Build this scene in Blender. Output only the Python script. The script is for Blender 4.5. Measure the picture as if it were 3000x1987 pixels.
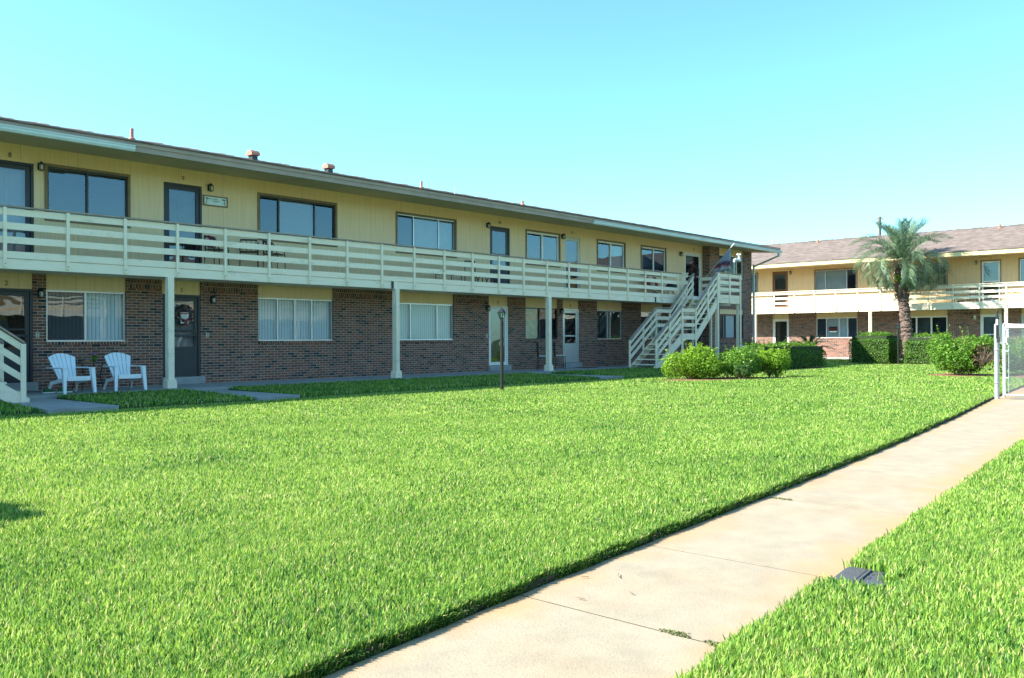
import bpy, bmesh, math, random
import numpy as np
from mathutils import Vector, Matrix
R = math.radians
random.seed(7); RNG = np.random.default_rng(11)
sc = bpy.context.scene
for o in list(bpy.data.objects): bpy.data.objects.remove(o)
col = sc.collection

# ------------------------------------------------------------------ camera
FWD = Vector((0.74261888, 0.66971390, 0.00069464)); RGT = Vector((0.66971004, -0.74261011, -0.00432317))
cam = bpy.data.cameras.new('camera'); co = bpy.data.objects.new('camera', cam); col.objects.link(co)
z_ = (-FWD).normalized(); y_ = z_.cross(RGT).normalized(); x_ = y_.cross(z_)
m = Matrix((x_, y_, z_)).transposed().to_4x4(); m.translation = Vector((0, 0, 1.2)); co.matrix_world = m
cam.sensor_width = 36; cam.lens = 2581.57 / 3000 * 36; cam.clip_end = 3000; cam.clip_start = 0.1
sc.camera = co
sc.render.resolution_x, sc.render.resolution_y = 1024, 678

# ------------------------------------------------------------------ sky and sun
LD = Vector((1.08, -0.85, -1.0)).normalized()            # the way the sunlight travels
SUN_EL = math.asin(-LD.z); SUN_AZ = math.atan2(-LD.x, -LD.y)
w = bpy.data.worlds.new('World'); sc.world = w; w.use_nodes = True
nt = w.node_tree; bg = nt.nodes['Background']
sky = nt.nodes.new('ShaderNodeTexSky'); sky.sky_type = 'NISHITA'; sky.sun_disc = False
sky.sun_elevation = SUN_EL; sky.sun_rotation = SUN_AZ; sky.air_density = 1.0; sky.dust_density = 0.4; sky.ozone_density = 1.4
tint = nt.nodes.new('ShaderNodeMix'); tint.data_type = 'RGBA'; tint.blend_type = 'MULTIPLY'; tint.inputs[0].default_value = 1
tint.inputs[7].default_value = (0.64, 1.06, 1.12, 1)
nt.links.new(sky.outputs[0], tint.inputs[6]); nt.links.new(tint.outputs[2], bg.inputs[0]); bg.inputs[1].default_value = 0.108
sl = bpy.data.lights.new('sun', 'SUN'); sl.energy = 5.0; sl.angle = R(0.53); sl.color = (1.0, 0.94, 0.84)
so = bpy.data.objects.new('sun', sl); col.objects.link(so); so.rotation_euler = LD.to_track_quat('-Z', 'Y').to_euler()
so.location = (-20, 30, 40)
vs = sc.view_settings; vs.view_transform = 'Standard'; vs.look = 'None'; vs.exposure = 1.6; vs.gamma = 1; vs.use_curve_mapping = False

# ------------------------------------------------------------------ materials
def newmat(name):
    m = bpy.data.materials.new(name); m.use_nodes = True; n = m.node_tree.nodes
    return m, m.node_tree, n['Principled BSDF']
def nd(t, typ, **kw):
    n = t.nodes.new(typ)
    for k, v in kw.items(): setattr(n, k, v)
    return n
def math_(t, op, a, b=None):
    n = nd(t, 'ShaderNodeMath', operation=op)
    for i, v in enumerate((a, b)):
        if v is None: continue
        if hasattr(v, 'links'): t.links.new(v, n.inputs[i])
        else: n.inputs[i].default_value = v
    return n.outputs[0]
def pos(t):
    g = nd(t, 'ShaderNodeNewGeometry'); return g.outputs['Position']
def noise(t, scale, detail=3, vec=None, rough=.6):
    n = nd(t, 'ShaderNodeTexNoise'); n.inputs['Scale'].default_value = scale; n.inputs['Detail'].default_value = detail
    n.inputs['Roughness'].default_value = rough
    t.links.new(vec if vec is not None else pos(t), n.inputs['Vector']); return n.outputs['Fac']
def ramp(t, fac, stops):
    r = nd(t, 'ShaderNodeValToRGB'); e = r.color_ramp.elements
    while len(e) > 1: e.remove(e[-1])
    e[0].position = stops[0][0]; e[0].color = (*stops[0][1], 1)
    for p, c in stops[1:]:
        q = e.new(p); q.color = (*c, 1)
    t.links.new(fac, r.inputs[0]); return r.outputs[0]
def mixc(t, fac, a, b, mode='MIX'):
    n = nd(t, 'ShaderNodeMix', data_type='RGBA', blend_type=mode)
    for i, v in ((0, fac), (6, a), (7, b)):
        if hasattr(v, 'links'): t.links.new(v, n.inputs[i])
        else: n.inputs[i].default_value = v if i == 0 else (*v, 1)
    return n.outputs[2]
def bump(t, b, h, strength=.3, dist=.01):
    n = nd(t, 'ShaderNodeBump'); n.inputs['Strength'].default_value = strength; n.inputs['Distance'].default_value = dist
    t.links.new(h, n.inputs['Height']); t.links.new(n.outputs[0], b.inputs['Normal'])
def sca(c, k): return tuple(min(1, x * k) for x in c)
def M(name, c, rough=.6, var=.18, vs_=2.0, bmp=0, bs=40, metal=0, spec=.5, stretch=None):
    m, t, b = newmat(name); b.inputs['Roughness'].default_value = rough; b.inputs['Metallic'].default_value = metal
    b.inputs['Specular IOR Level'].default_value = spec
    if var:
        v = None
        if stretch:
            mp = nd(t, 'ShaderNodeMapping'); mp.inputs['Scale'].default_value = stretch; t.links.new(pos(t), mp.inputs[0]); v = mp.outputs[0]
        f = noise(t, vs_, 5, v)
        t.links.new(ramp(t, f, [(.3, sca(c, 1 - var)), (.7, sca(c, 1 + var))]), b.inputs['Base Color'])
    else: b.inputs['Base Color'].default_value = (*c, 1)
    if bmp: bump(t, b, noise(t, bs, 4), bmp)
    return m

def brick_mat(name, bw=.213, rh=.0677, mort=.0115, swap=False):
    m, t, b = newmat(name); b.inputs['Roughness'].default_value = .85
    s = nd(t, 'ShaderNodeSeparateXYZ'); t.links.new(pos(t), s.inputs[0])
    u = math_(t, 'ADD', s.outputs[0], s.outputs[1]); v = math_(t, 'SUBTRACT', s.outputs[2], .113)
    u = math_(t, 'ADD', u, 100.0)
    row = math_(t, 'DIVIDE', v, rh); rf = math_(t, 'FLOOR', row)
    off = math_(t, 'MULTIPLY', math_(t, 'MODULO', math_(t, 'ADD', rf, 100), 2.0), .5)
    uu = math_(t, 'ADD', math_(t, 'DIVIDE', u, bw), off); uf = math_(t, 'FLOOR', uu)
    fu = math_(t, 'FRACT', uu); fv = math_(t, 'FRACT', row)
    mo = math_(t, 'MAXIMUM', math_(t, 'LESS_THAN', fu, mort / bw), math_(t, 'LESS_THAN', fv, mort / rh))
    cv = nd(t, 'ShaderNodeCombineXYZ'); t.links.new(uf, cv.inputs[0]); t.links.new(rf, cv.inputs[1])
    wn = nd(t, 'ShaderNodeTexWhiteNoise', noise_dimensions='3D'); t.links.new(cv.outputs[0], wn.inputs[0])
    c1 = ramp(t, wn.outputs['Value'], [(0, (.025, .022, .026)), (.10, (.040, .030, .030)), (.13, (.110, .056, .042)), (.36, (.155, .066, .046)), (.62, (.225, .082, .050)), (.82, (.235, .115, .080)), (1, (.140, .080, .064))])
    n1 = noise(t, 22, 5)
    c2 = mixc(t, 1.0, c1, ramp(t, n1, [(.25, (.72, .72, .72)), (.75, (1.28, 1.25, 1.22))]), 'MULTIPLY')
    mc = ramp(t, noise(t, 3.0, 4), [(.3, (.38, .32, .27)), (.7, (.50, .43, .37))])
    t.links.new(mixc(t, mo, c2, mc), b.inputs['Base Color'])
    h = math_(t, 'ADD', math_(t, 'SUBTRACT', 1.0, mo), math_(t, 'MULTIPLY', n1, .35)); bump(t, b, h, .7, .008)
    return m

def siding_mat(name, c):
    m, t, b = newmat(name); b.inputs['Roughness'].default_value = .75
    s = nd(t, 'ShaderNodeSeparateXYZ'); t.links.new(pos(t), s.inputs[0])
    u = math_(t, 'ADD', math_(t, 'ADD', s.outputs[0], s.outputs[1]), 100.0)
    f = math_(t, 'FRACT', math_(t, 'DIVIDE', u, .2035)); g = math_(t, 'LESS_THAN', f, .045)
    f2 = math_(t, 'FRACT', math_(t, 'DIVIDE', u, 1.221)); g2 = math_(t, 'LESS_THAN', f2, .006)
    mp = nd(t, 'ShaderNodeMapping'); mp.inputs['Scale'].default_value = (14, 14, .6); t.links.new(pos(t), mp.inputs[0])
    gr = noise(t, 1.6, 6, mp.outputs[0])
    ca = ramp(t, gr, [(.25, sca(c, .88)), (.75, sca(c, 1.08))])
    ca = mixc(t, math_(t, 'MULTIPLY', noise(t, .8, 4), .3), ca, sca(c, .86))
    gg = math_(t, 'MAXIMUM', math_(t, 'MULTIPLY', g, .20), math_(t, 'MULTIPLY', g2, .8))
    t.links.new(mixc(t, gg, ca, sca(c, .45)), b.inputs['Base Color'])
    bump(t, b, math_(t, 'SUBTRACT', math_(t, 'MULTIPLY', gr, .25), g), .5, .006)
    return m

def shingle_mat(name):
    m, t, b = newmat(name); b.inputs['Roughness'].default_value = .95
    tc = nd(t, 'ShaderNodeTexCoord'); s = nd(t, 'ShaderNodeSeparateXYZ'); t.links.new(tc.outputs['Object'], s.inputs[0])
    v = math_(t, 'MULTIPLY', math_(t, 'ADD', s.outputs[1], 50.0), 7.2); rf = math_(t, 'FLOOR', v)
    wn0 = nd(t, 'ShaderNodeTexWhiteNoise', noise_dimensions='1D'); t.links.new(rf, wn0.inputs['W'])
    u = math_(t, 'ADD', math_(t, 'MULTIPLY', math_(t, 'ADD', s.outputs[0], 100.0), 3.6), math_(t, 'MULTIPLY', wn0.outputs['Value'], 7.0)); uf = math_(t, 'FLOOR', u)
    cv = nd(t, 'ShaderNodeCombineXYZ'); t.links.new(uf, cv.inputs[0]); t.links.new(rf, cv.inputs[1])
    wn = nd(t, 'ShaderNodeTexWhiteNoise', noise_dimensions='3D'); t.links.new(cv.outputs[0], wn.inputs[0])
    c = ramp(t, wn.outputs['Value'], [(0, (.118, .090, .074)), (.5, (.160, .122, .102)), (1, (.220, .172, .146))])
    c = mixc(t, 1.0, c, ramp(t, noise(t, 1.1, 5), [(.3, (.90, .89, .89)), (.7, (1.08, 1.08, 1.08))]), 'MULTIPLY')
    e = math_(t, 'LESS_THAN', math_(t, 'FRACT', v), .12)
    t.links.new(mixc(t, math_(t, 'MULTIPLY', e, .45), c, (.07, .05, .045)), b.inputs['Base Color'])
    bump(t, b, math_(t, 'ADD', math_(t, 'FRACT', v), wn.outputs['Value']), .6, .01)
    return m

def trim_mat(name, c, grime=.5):
    m, t, b = newmat(name); b.inputs['Roughness'].default_value = .6
    mp = nd(t, 'ShaderNodeMapping'); mp.inputs['Scale'].default_value = (1, 1, 3); t.links.new(pos(t), mp.inputs[0])
    n1 = noise(t, 1.7, 6, mp.outputs[0], .7); n2 = noise(t, 30, 3)
    ca = ramp(t, n2, [(.3, sca(c, .94)), (.7, sca(c, 1.04))])
    msk = ramp(t, n1, [(.56, (0, 0, 0)), (.74, (1, 1, 1))])
    t.links.new(mixc(t, math_(t, 'MULTIPLY', msk, grime), ca, (.36, .36, .24)), b.inputs['Base Color'])
    bump(t, b, noise(t, 25, 4), .15, .005)
    return m

def concrete_mat(name, c, stain=(.55, .40, .24), sg=.5, edge=False):
    m, t, b = newmat(name); b.inputs['Roughness'].default_value = .9
    big = noise(t, .9, 6, None, .65); mid = noise(t, 5, 5); fine = noise(t, 260, 2); gr = noise(t, 90, 3)
    ca = ramp(t, mid, [(.3, sca(c, .86)), (.7, sca(c, 1.07))])
    ca = mixc(t, math_(t, 'MULTIPLY', ramp(t, big, [(.48, (0, 0, 0)), (.68, (1, 1, 1))]), sg), ca, stain)
    big2 = noise(t, .62, 5, None, .7)
    mp = nd(t, 'ShaderNodeMapping'); mp.inputs['Location'].default_value = (31, 7, 3); t.links.new(pos(t), mp.inputs[0])
    d2 = noise(t, 1.7, 5, mp.outputs[0], .7)
    ca = mixc(t, math_(t, 'MULTIPLY', ramp(t, d2, [(.52, (0, 0, 0)), (.72, (1, 1, 1))]), .38), ca, sca(c, .58))
    ca = mixc(t, math_(t, 'MULTIPLY', ramp(t, fine, [(.56, (0, 0, 0)), (.64, (1, 1, 1))]), .6), ca, sca(c, .40))
    ca = mixc(t, math_(t, 'MULTIPLY', ramp(t, gr, [(.62, (0, 0, 0)), (.72, (1, 1, 1))]), .3), ca, sca(c, .6))
    if edge:      # rust from the sprinklers, strongest along both edges of the walk
        s = nd(t, 'ShaderNodeSeparateXYZ'); t.links.new(pos(t), s.inputs[0])
        yc = math_(t, 'ADD', math_(t, 'MULTIPLY', s.outputs[0], .101), 1.95); e = math_(t, 'ABSOLUTE', math_(t, 'SUBTRACT', s.outputs[1], yc))
        e = math_(t, 'ADD', e, math_(t, 'MULTIPLY', math_(t, 'SUBTRACT', noise(t, 1.9, 5), .5), .9))
        ca = mixc(t, math_(t, 'MULTIPLY', ramp(t, e, [(.30, (0, 0, 0)), (.66, (1, 1, 1))]), .8), ca, (.40, .245, .11))
    t.links.new(ca, b.inputs['Base Color']); bump(t, b, math_(t, 'ADD', math_(t, 'MULTIPLY', fine, .5), gr), .6, .004)
    return m

def leaf_mat(name, stops, rough=.45, transl=.35, spec=.4):
    """colour picked per leaf from the vertex attribute 'rnd'"""
    m, t, b = newmat(name); b.inputs['Roughness'].default_value = rough; b.inputs['Specular IOR Level'].default_value = spec
    a = nd(t, 'ShaderNodeAttribute', attribute_name='rnd'); c = ramp(t, a.outputs['Fac'], stops)
    t.links.new(c, b.inputs['Base Color'])
    tr = nd(t, 'ShaderNodeBsdfTranslucent'); hs = nd(t, 'ShaderNodeHueSaturation'); hs.inputs['Value'].default_value = 1.3
    hs.inputs['Hue'].default_value = .485
    t.links.new(c, hs.inputs['Color']); t.links.new(hs.outputs[0], tr.inputs[0])
    mx = nd(t, 'ShaderNodeMixShader'); mx.inputs[0].default_value = transl
    t.links.new(b.outputs[0], mx.inputs[1]); t.links.new(tr.outputs[0], mx.inputs[2]); t.links.new(mx.outputs[0], t.nodes['Material Output'].inputs[0])
    return m

def glass_mat(name, tint_=(.8, .85, .85), refl=.16, rough=.0, wav=.0014, fm=1.1):
    m, t, b = newmat(name); out = t.nodes['Material Output']; t.nodes.remove(b)
    tr = nd(t, 'ShaderNodeBsdfTransparent'); tr.inputs[0].default_value = (*tint_, 1)
    gl = nd(t, 'ShaderNodeBsdfGlossy'); gl.inputs['Roughness'].default_value = rough; gl.inputs['Color'].default_value = (.72, .86, 1, 1)
    fr = nd(t, 'ShaderNodeFresnel'); fr.inputs[0].default_value = 1.5
    f = math_(t, 'MINIMUM', math_(t, 'ADD', math_(t, 'MULTIPLY', fr.outputs[0], fm), refl), 1.0)
    bm_ = nd(t, 'ShaderNodeBump'); bm_.inputs['Strength'].default_value = 1.0; bm_.inputs['Distance'].default_value = wav
    t.links.new(noise(t, 1.6, 1), bm_.inputs['Height']); t.links.new(bm_.outputs[0], gl.inputs['Normal'])
    mx = nd(t, 'ShaderNodeMixShader'); t.links.new(f, mx.inputs[0]); t.links.new(tr.outputs[0], mx.inputs[1]); t.links.new(gl.outputs[0], mx.inputs[2])
    t.links.new(mx.outputs[0], out.inputs[0]); return m

def blinds_mat(name, c, pitch, vertical):
    m, t, b = newmat(name); b.inputs['Roughness'].default_value = .6
    s = nd(t, 'ShaderNodeSeparateXYZ'); t.links.new(pos(t), s.inputs[0])
    u = math_(t, 'ADD', math_(t, 'ADD', s.outputs[0], s.outputs[1]), 100.0) if vertical else s.outputs[2]
    f = math_(t, 'FRACT', math_(t, 'DIVIDE', u, pitch))
    cc = ramp(t, f, [(0, sca(c, .30)), (.10, sca(c, .42)), (.16, sca(c, .9)), (.6, c), (.95, sca(c, 1.05))])
    t.links.new(cc, b.inputs['Base Color']); bump(t, b, f, .8, .02); return m

MT = {}
MT['brick'] = brick_mat('brick'); MT['soldier'] = brick_mat('brick_on_edge', bw=.0725, rh=.62)
MT['siding'] = siding_mat('yellow_siding', (.82, .61, .36))
MT['sidingw'] = siding_mat('bounce_tinted_siding', (.68, .51, .29))  # wing copy of the siding, warm bounce from the lit deck put into its colour
MT['trim'] = trim_mat('cream_paint', (.88, .76, .58)); MT['cap'] = M('weathered_cap', (.34, .27, .22), .8, .2, 3, .3)
MT['soffit'] = M('soffit_paint', (.50, .43, .29), .8, .06, 1.2); MT['fascia'] = M('fascia_tan', (.36, .275, .215), .7, .12, 2)
MT['fasciaw'] = M('fascia_cream', (.74, .62, .34), .7, .06, 2)
MT['gutter'] = M('gutter_metal', (.56, .63, .60), .4, .06, 1.5); MT['shingle'] = shingle_mat('shingles')
MT['alu'] = M('aluminium', (.55, .58, .60), .35, .05, 3, metal=.6); MT['white'] = M('white_paint', (.78, .78, .76), .45, .05, 3)
MT['dark'] = M('dark_navy_paint', (.018, .024, .034), .45, .15, 3); MT['bronze'] = M('bronze_frame', (.03, .03, .035), .4, .1, 3)
MT['woodtrim'] = M('brown_trim', (.22, .155, .085), .7, .2, 3); MT['beige'] = M('beige_paint', (.60, .56, .47), .5, .06, 3)
MT['browndoor'] = M('brown_door', (.16, .075, .03), .6, .2, 3); MT['olive'] = M('olive_panel', (.20, .19, .11), .6, .15, 4)
MT['step'] = M('step_concrete', (.30, .31, .31), .9, .15, 5, .3, 80); MT['black'] = M('black_metal', (.012, .013, .014), .45, .2, 8)
MT['gl'] = glass_mat('window_glass', refl=.055); MT['gll'] = glass_mat('ground_floor_glass', (.90, .94, .95), refl=.0, fm=.75)
MT['glr'] = glass_mat('screened_glass', (.30, .33, .36), refl=.045)
MT['gld'] = glass_mat('door_glass', (.55, .58, .6), refl=.045, wav=.004)
MT['bh'] = blinds_mat('horizontal_blinds', (.26, .28, .28), .05, False); MT['bhd'] = blinds_mat('dark_blinds', (.08, .085, .09), .05, False)
MT['bv'] = blinds_mat('vertical_blinds', (.80, .84, .86), .089, True); MT['shade'] = M('shade_cloth', (.34, .37, .36), .8, .08, 2)
MT['shadel'] = M('pale_shade_cloth', (.66, .66, .60), .8, .06, 2)
MT['bvl'] = blinds_mat('white_vertical_blinds', (.80, .82, .84), .089, True)
MT['bvy'] = blinds_mat('cream_vertical_blinds', (.80, .82, .80), .089, True)
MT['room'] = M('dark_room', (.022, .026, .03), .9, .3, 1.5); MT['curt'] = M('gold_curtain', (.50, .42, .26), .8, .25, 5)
MT['lampg'] = M('lamp_glass', (.55, .56, .50), .15, .05, 3); MT['num'] = M('number_metal', (.05, .04, .03), .5, 0)
MT['terra'] = M('terracotta_vent', (.42, .17, .105), .6, .15, 4); MT['plast'] = M('white_plastic', (.76, .82, .86), .35, .03, 3)
MT['walk'] = concrete_mat('sidewalk_concrete', (.345, .290, .205), (.34, .225, .12), .35, True); MT['slab'] = concrete_mat('slab_concrete', (.33, .33, .31), (.25, .22, .17), .4)
MT['galv'] = M('galvanised_steel', (.42, .45, .48), .42, .15, 9, metal=.55)
MT['bark'] = M('palm_bark', (.125, .088, .068), .95, .45, 9, .9, 18)

# ------------------------------------------------------------------ mesh helper
class MB:
    def __init__(s): s.v = []; s.f = []; s.mi = []; s.sm = []; s.M = Matrix.Identity(4)
    def add(s, vs, fs, mi=0, smooth=False):
        b = len(s.v); s.v += [tuple(s.M @ Vector(p)) for p in vs]
        for f in fs: s.f.append(tuple(b + i for i in f)); s.mi.append(mi); s.sm.append(smooth)
    def box(s, x0, x1, y0, y1, z0, z1, mi=0):
        if x0 > x1: x0, x1 = x1, x0
        if y0 > y1: y0, y1 = y1, y0
        if z0 > z1: z0, z1 = z1, z0
        s.add([(x0, y0, z0), (x1, y0, z0), (x1, y1, z0), (x0, y1, z0), (x0, y0, z1), (x1, y0, z1), (x1, y1, z1), (x0, y1, z1)],
              [(0, 3, 2, 1), (4, 5, 6, 7), (0, 1, 5, 4), (1, 2, 6, 5), (2, 3, 7, 6), (3, 0, 4, 7)], mi)
    def prism(s, poly, a, b, axis='y', mi=0):
        """poly: list of 2D points; extruded between a and b along axis"""
        def P(p, d):
            return (p[0], d, p[1]) if axis == 'y' else ((d, p[0], p[1]) if axis == 'x' else (p[0], p[1], d))
        n = len(poly); vs = [P(p, a) for p in poly] + [P(p, b) for p in poly]
        ar = sum(poly[i][0] * poly[(i + 1) % n][1] - poly[(i + 1) % n][0] * poly[i][1] for i in range(n))
        flip = (ar > 0) == (axis != 'y')
        if a > b: flip = not flip
        fs = [tuple(range(n)), tuple(range(2 * n - 1, n - 1, -1))] + [(i, i + n, (i + 1) % n + n, (i + 1) % n) for i in range(n)]
        if flip: fs = [tuple(reversed(f)) for f in fs]
        s.add(vs, fs, mi)
    def tube(s, pts, r, n=8, mi=0, smooth=True, cap=True):
        pts = [Vector(p) for p in pts]; rr = r if isinstance(r, (list, tuple)) else [r] * len(pts); vs = []
        up = None
        for i, p in enumerate(pts):
            d = (pts[min(i + 1, len(pts) - 1)] - pts[max(i - 1, 0)]).normalized()
            if up is None: up = Vector((0, 0, 1)) if abs(d.z) < .9 else Vector((1, 0, 0))
            a = d.cross(up).normalized(); up = a.cross(d).normalized()
            for k in range(n):
                t = 2 * math.pi * k / n; vs.append(p + rr[i] * (math.cos(t) * a + math.sin(t) * up))
        fs = []
        for i in range(len(pts) - 1):
            for k in range(n):
                k2 = (k + 1) % n; fs.append((i * n + k, i * n + k2, (i + 1) * n + k2, (i + 1) * n + k))
        s.add(vs, fs, mi, smooth)
        if cap: s.add(vs, [tuple(range(n - 1, -1, -1)), tuple(range(len(vs) - n, len(vs)))], mi)
    def bar(s, p0, p1, wx, wz, mi=0):
        """rectangular bar between two points; wx across (horizontal), wz tall"""
        p0 = Vector(p0); p1 = Vector(p1); d = (p1 - p0).normalized()
        h = Vector((0, 0, 1)) if abs(d.z) < .95 else Vector((1, 0, 0))
        a = d.cross(h).normalized() * wx / 2; b = a.cross(d).normalized() * wz / 2
        vs = [p + q for p in (p0, p1) for q in (-a - b, a - b, a + b, -a + b)]
        s.add(vs, [(0, 3, 2, 1), (4, 5, 6, 7), (0, 1, 5, 4), (1, 2, 6, 5), (2, 3, 7, 6), (3, 0, 4, 7)], mi)
    def lathe(s, prof, n=16, c=(0, 0, 0), mi=0, smooth=True):
        vs = []; fs = []
        for r, z in prof:
            for k in range(n):
                t = 2 * math.pi * k / n; vs.append((c[0] + r * math.cos(t), c[1] + r * math.sin(t), c[2] + z))
        for i in range(len(prof) - 1):
            for k in range(n):
                k2 = (k + 1) % n; fs.append((i * n + k, i * n + k2, (i + 1) * n + k2, (i + 1) * n + k))
        fs += [tuple(range(n - 1, -1, -1)), tuple(range(len(vs) - n, len(vs)))]
        s.add(vs, fs, mi, smooth)
    def mesh(s, name, mats):
        me = bpy.data.meshes.new(name); me.from_pydata(s.v, [], s.f); me.validate(clean_customdata=False)
        for m in (mats if isinstance(mats, (list, tuple)) else [mats]): me.materials.append(m)
        if len(me.polygons) == len(s.f):
            me.polygons.foreach_set('material_index', s.mi); me.polygons.foreach_set('use_smooth', s.sm)
        me.update(); return me
    def build(s, name, mats, parent=None, bevel=0):
        o = bpy.data.objects.new(name, s.mesh(name, mats)); col.objects.link(o)
        if parent is not None: o.parent = parent
        if bevel:
            md = o.modifiers.new('bevel', 'BEVEL'); md.width = bevel; md.segments = 2; md.limit_method = 'ANGLE'; md.angle_limit = R(50)
        return o
def tag(o, label=None, cat=None, group=None, kind=None):
    if label: o['label'] = label
    if cat: o['category'] = cat
    if group: o['group'] = group
    if kind: o['kind'] = kind
    return o
def empty(name, loc=(0, 0, 0), rz=0, **kw):
    o = bpy.data.objects.new(name, None); col.objects.link(o); o.location = loc; o.rotation_euler = (0, 0, rz); o.empty_display_size = .2
    return tag(o, **kw)
def copy_tree(o, parent=None):
    c = o.copy(); col.objects.link(c)
    if parent is not None: c.parent = parent
    for ch in list(o.children): copy_tree(ch, c)
    return c
def npmesh(name, V, F4, rnd, mat, F3=None):
    """numpy mesh of quads (and optional triangles) with a 'rnd' point attribute"""
    me = bpy.data.meshes.new(name); n4 = len(F4); n3 = 0 if F3 is None else len(F3)
    me.vertices.add(len(V)); me.vertices.foreach_set('co', np.asarray(V, np.float32).ravel())
    loops = np.asarray(F4, np.int32).ravel()
    if n3: loops = np.concatenate([loops, np.asarray(F3, np.int32).ravel()])
    me.loops.add(len(loops)); me.loops.foreach_set('vertex_index', loops)
    st = np.arange(n4, dtype=np.int32) * 4
    if n3: st = np.concatenate([st, n4 * 4 + np.arange(n3, dtype=np.int32) * 3])
    me.polygons.add(n4 + n3); me.polygons.foreach_set('loop_start', st)
    me.update(calc_edges=True)
    a = me.attributes.new('rnd', 'FLOAT', 'POINT'); a.data.foreach_set('value', np.asarray(rnd, np.float32))
    me.materials.append(mat); return me
def text_obj(name, s, size, mat, parent, loc, rot=(R(90), 0, 0), ext=.004):
    cu = bpy.data.curves.new(name, 'FONT'); cu.body = s; cu.size = size; cu.extrude = ext; cu.align_x = 'CENTER'; cu.align_y = 'CENTER'
    to = bpy.data.objects.new(name, cu); col.objects.link(to)
    me = bpy.data.meshes.new_from_object(to.evaluated_get(bpy.context.evaluated_depsgraph_get()))
    bpy.data.objects.remove(to); me.materials.clear(); me.materials.append(mat)
    o = bpy.data.objects.new(name, me); col.objects.link(o); o.location = loc; o.rotation_euler = rot
    if parent is not None: o.parent = parent
    return o

# ------------------------------------------------------------------ building parts (local x along the wall, +y into the house)
def wall(x0, x1, z0, z1, y, th, holes, name, mat, parent):
    mb = MB(); xs = sorted({x0, x1, *[h[0] for h in holes], *[h[1] for h in holes]}); zs = sorted({z0, z1, *[h[2] for h in holes], *[h[3] for h in holes]})
    xs = [x for x in xs if x0 <= x <= x1]; zs = [z for z in zs if z0 <= z <= z1]
    for i in range(len(xs) - 1):
        for k in range(len(zs) - 1):
            cx = (xs[i] + xs[i + 1]) / 2; cz = (zs[k] + zs[k + 1]) / 2
            if any(h[0] < cx < h[1] and h[2] < cz < h[3] for h in holes): continue
            a, b, c, d = xs[i], xs[i + 1], zs[k], zs[k + 1]
            mb.add([(a, y, c), (b, y, c), (b, y, d), (a, y, d)], [(0, 1, 2, 3)])
    for a, b, c, d in holes:
        c2, d2 = max(c, z0), min(d, z1)
        mb.add([(a, y, c2), (a, y + th, c2), (a, y + th, d2), (a, y, d2)], [(0, 3, 2, 1)])
        mb.add([(b, y, c2), (b, y + th, c2), (b, y + th, d2), (b, y, d2)], [(0, 1, 2, 3)])
        if c > z0: mb.add([(a, y, c), (b, y, c), (b, y + th, c), (a, y + th, c)], [(0, 1, 2, 3)])
        if d < z1: mb.add([(a, y, d), (b, y, d), (b, y + th, d), (a, y + th, d)], [(0, 3, 2, 1)])
    return mb.build(name, mat, parent)

def window(P, x0, x1, z0, z1, mulls, fr='alu', y=0.0, trim=False, panes=None, back='bv', fw=.04, bars=False, sill=False):
    """frame mesh named window, with pane and blind sub-parts"""
    if trim:
        t = .06; o = MB()
        for a, b, c, d in ((x0, x1, z1 - t, z1), (x0, x1, z0, z0 + t), (x0, x0 + t, z0 + t, z1 - t), (x1 - t, x1, z0 + t, z1 - t)): o.box(a, b, y - .028, y + .02, c, d)
        tr = o
        x0 += t; x1 -= t; z0 += t; z1 -= t
    yf = y + .025 if trim else y + .045
    mb = MB(); d = .05
    mb.box(x0, x1, yf, yf + d, z1 - fw, z1); mb.box(x0, x1, yf, yf + d, z0, z0 + fw)
    xs = [x0] + list(mulls) + [x1]
    mb.box(x0, x0 + fw, yf, yf + d, z0 + fw, z1 - fw); mb.box(x1 - fw, x1, yf, yf + d, z0 + fw, z1 - fw)
    for q in mulls: mb.box(q - fw * .55, q + fw * .55, yf - .004, yf + d - .004, z0 + fw, z1 - fw)
    if sill and not trim: mb.box(x0, x1, yf - .03, yf, z0, z0 + .022)
    wo = mb.build('window', MT[fr], P)
    if trim: tr.build('trim', MT['woodtrim'], wo)
    panes = panes or ['gl'] * (len(xs) - 1)
    if z0 < 2: panes = ['gll' if q == 'gl' else q for q in panes]
    for i in range(len(xs) - 1):
        g = MB(); a = xs[i] + (fw if i == 0 else fw * .55); b = xs[i + 1] - (fw if i == len(xs) - 2 else fw * .55)
        yy = yf + (.02 if i % 2 else .034)
        g.add([(a, yy, z0 + fw), (b, yy, z0 + fw), (b, yy, z1 - fw), (a, yy, z1 - fw)], [(0, 1, 2, 3)]); g.build('pane', MT[panes[i]], wo)
    bl = MB(); bk = back if isinstance(back, (list, tuple)) else [back] * (len(xs) - 1)
    done = []
    for i in range(len(xs) - 1):
        bb = MB(); yb = yf + .11 + (.05 if bk[i] == 'room' else 0)
        bb.add([(xs[i], yb, z0), (xs[i + 1], yb, z0), (xs[i + 1], yb, z1), (xs[i], yb, z1)], [(0, 1, 2, 3)]); bb.build({'room': 'dark_interior', 'shade': 'shade', 'shadel': 'shade', 'curt': 'curtain'}.get(bk[i], 'blind'), MT[bk[i]], wo)
    if bars:
        g = MB(); n = int((x1 - x0) / .13)
        for i in range(1, n): g.box(x0 + i * .13 - .008, x0 + i * .13 + .008, yf - .05, yf - .034, z0, z1)
        for zz in (z0 + .12, (z0 + z1) / 2, z1 - .12): g.box(x0, x1, yf - .066, yf - .051, zz - .012, zz + .012)
        g.build('security_bars', MT['alu'], wo)
    return wo

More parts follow.
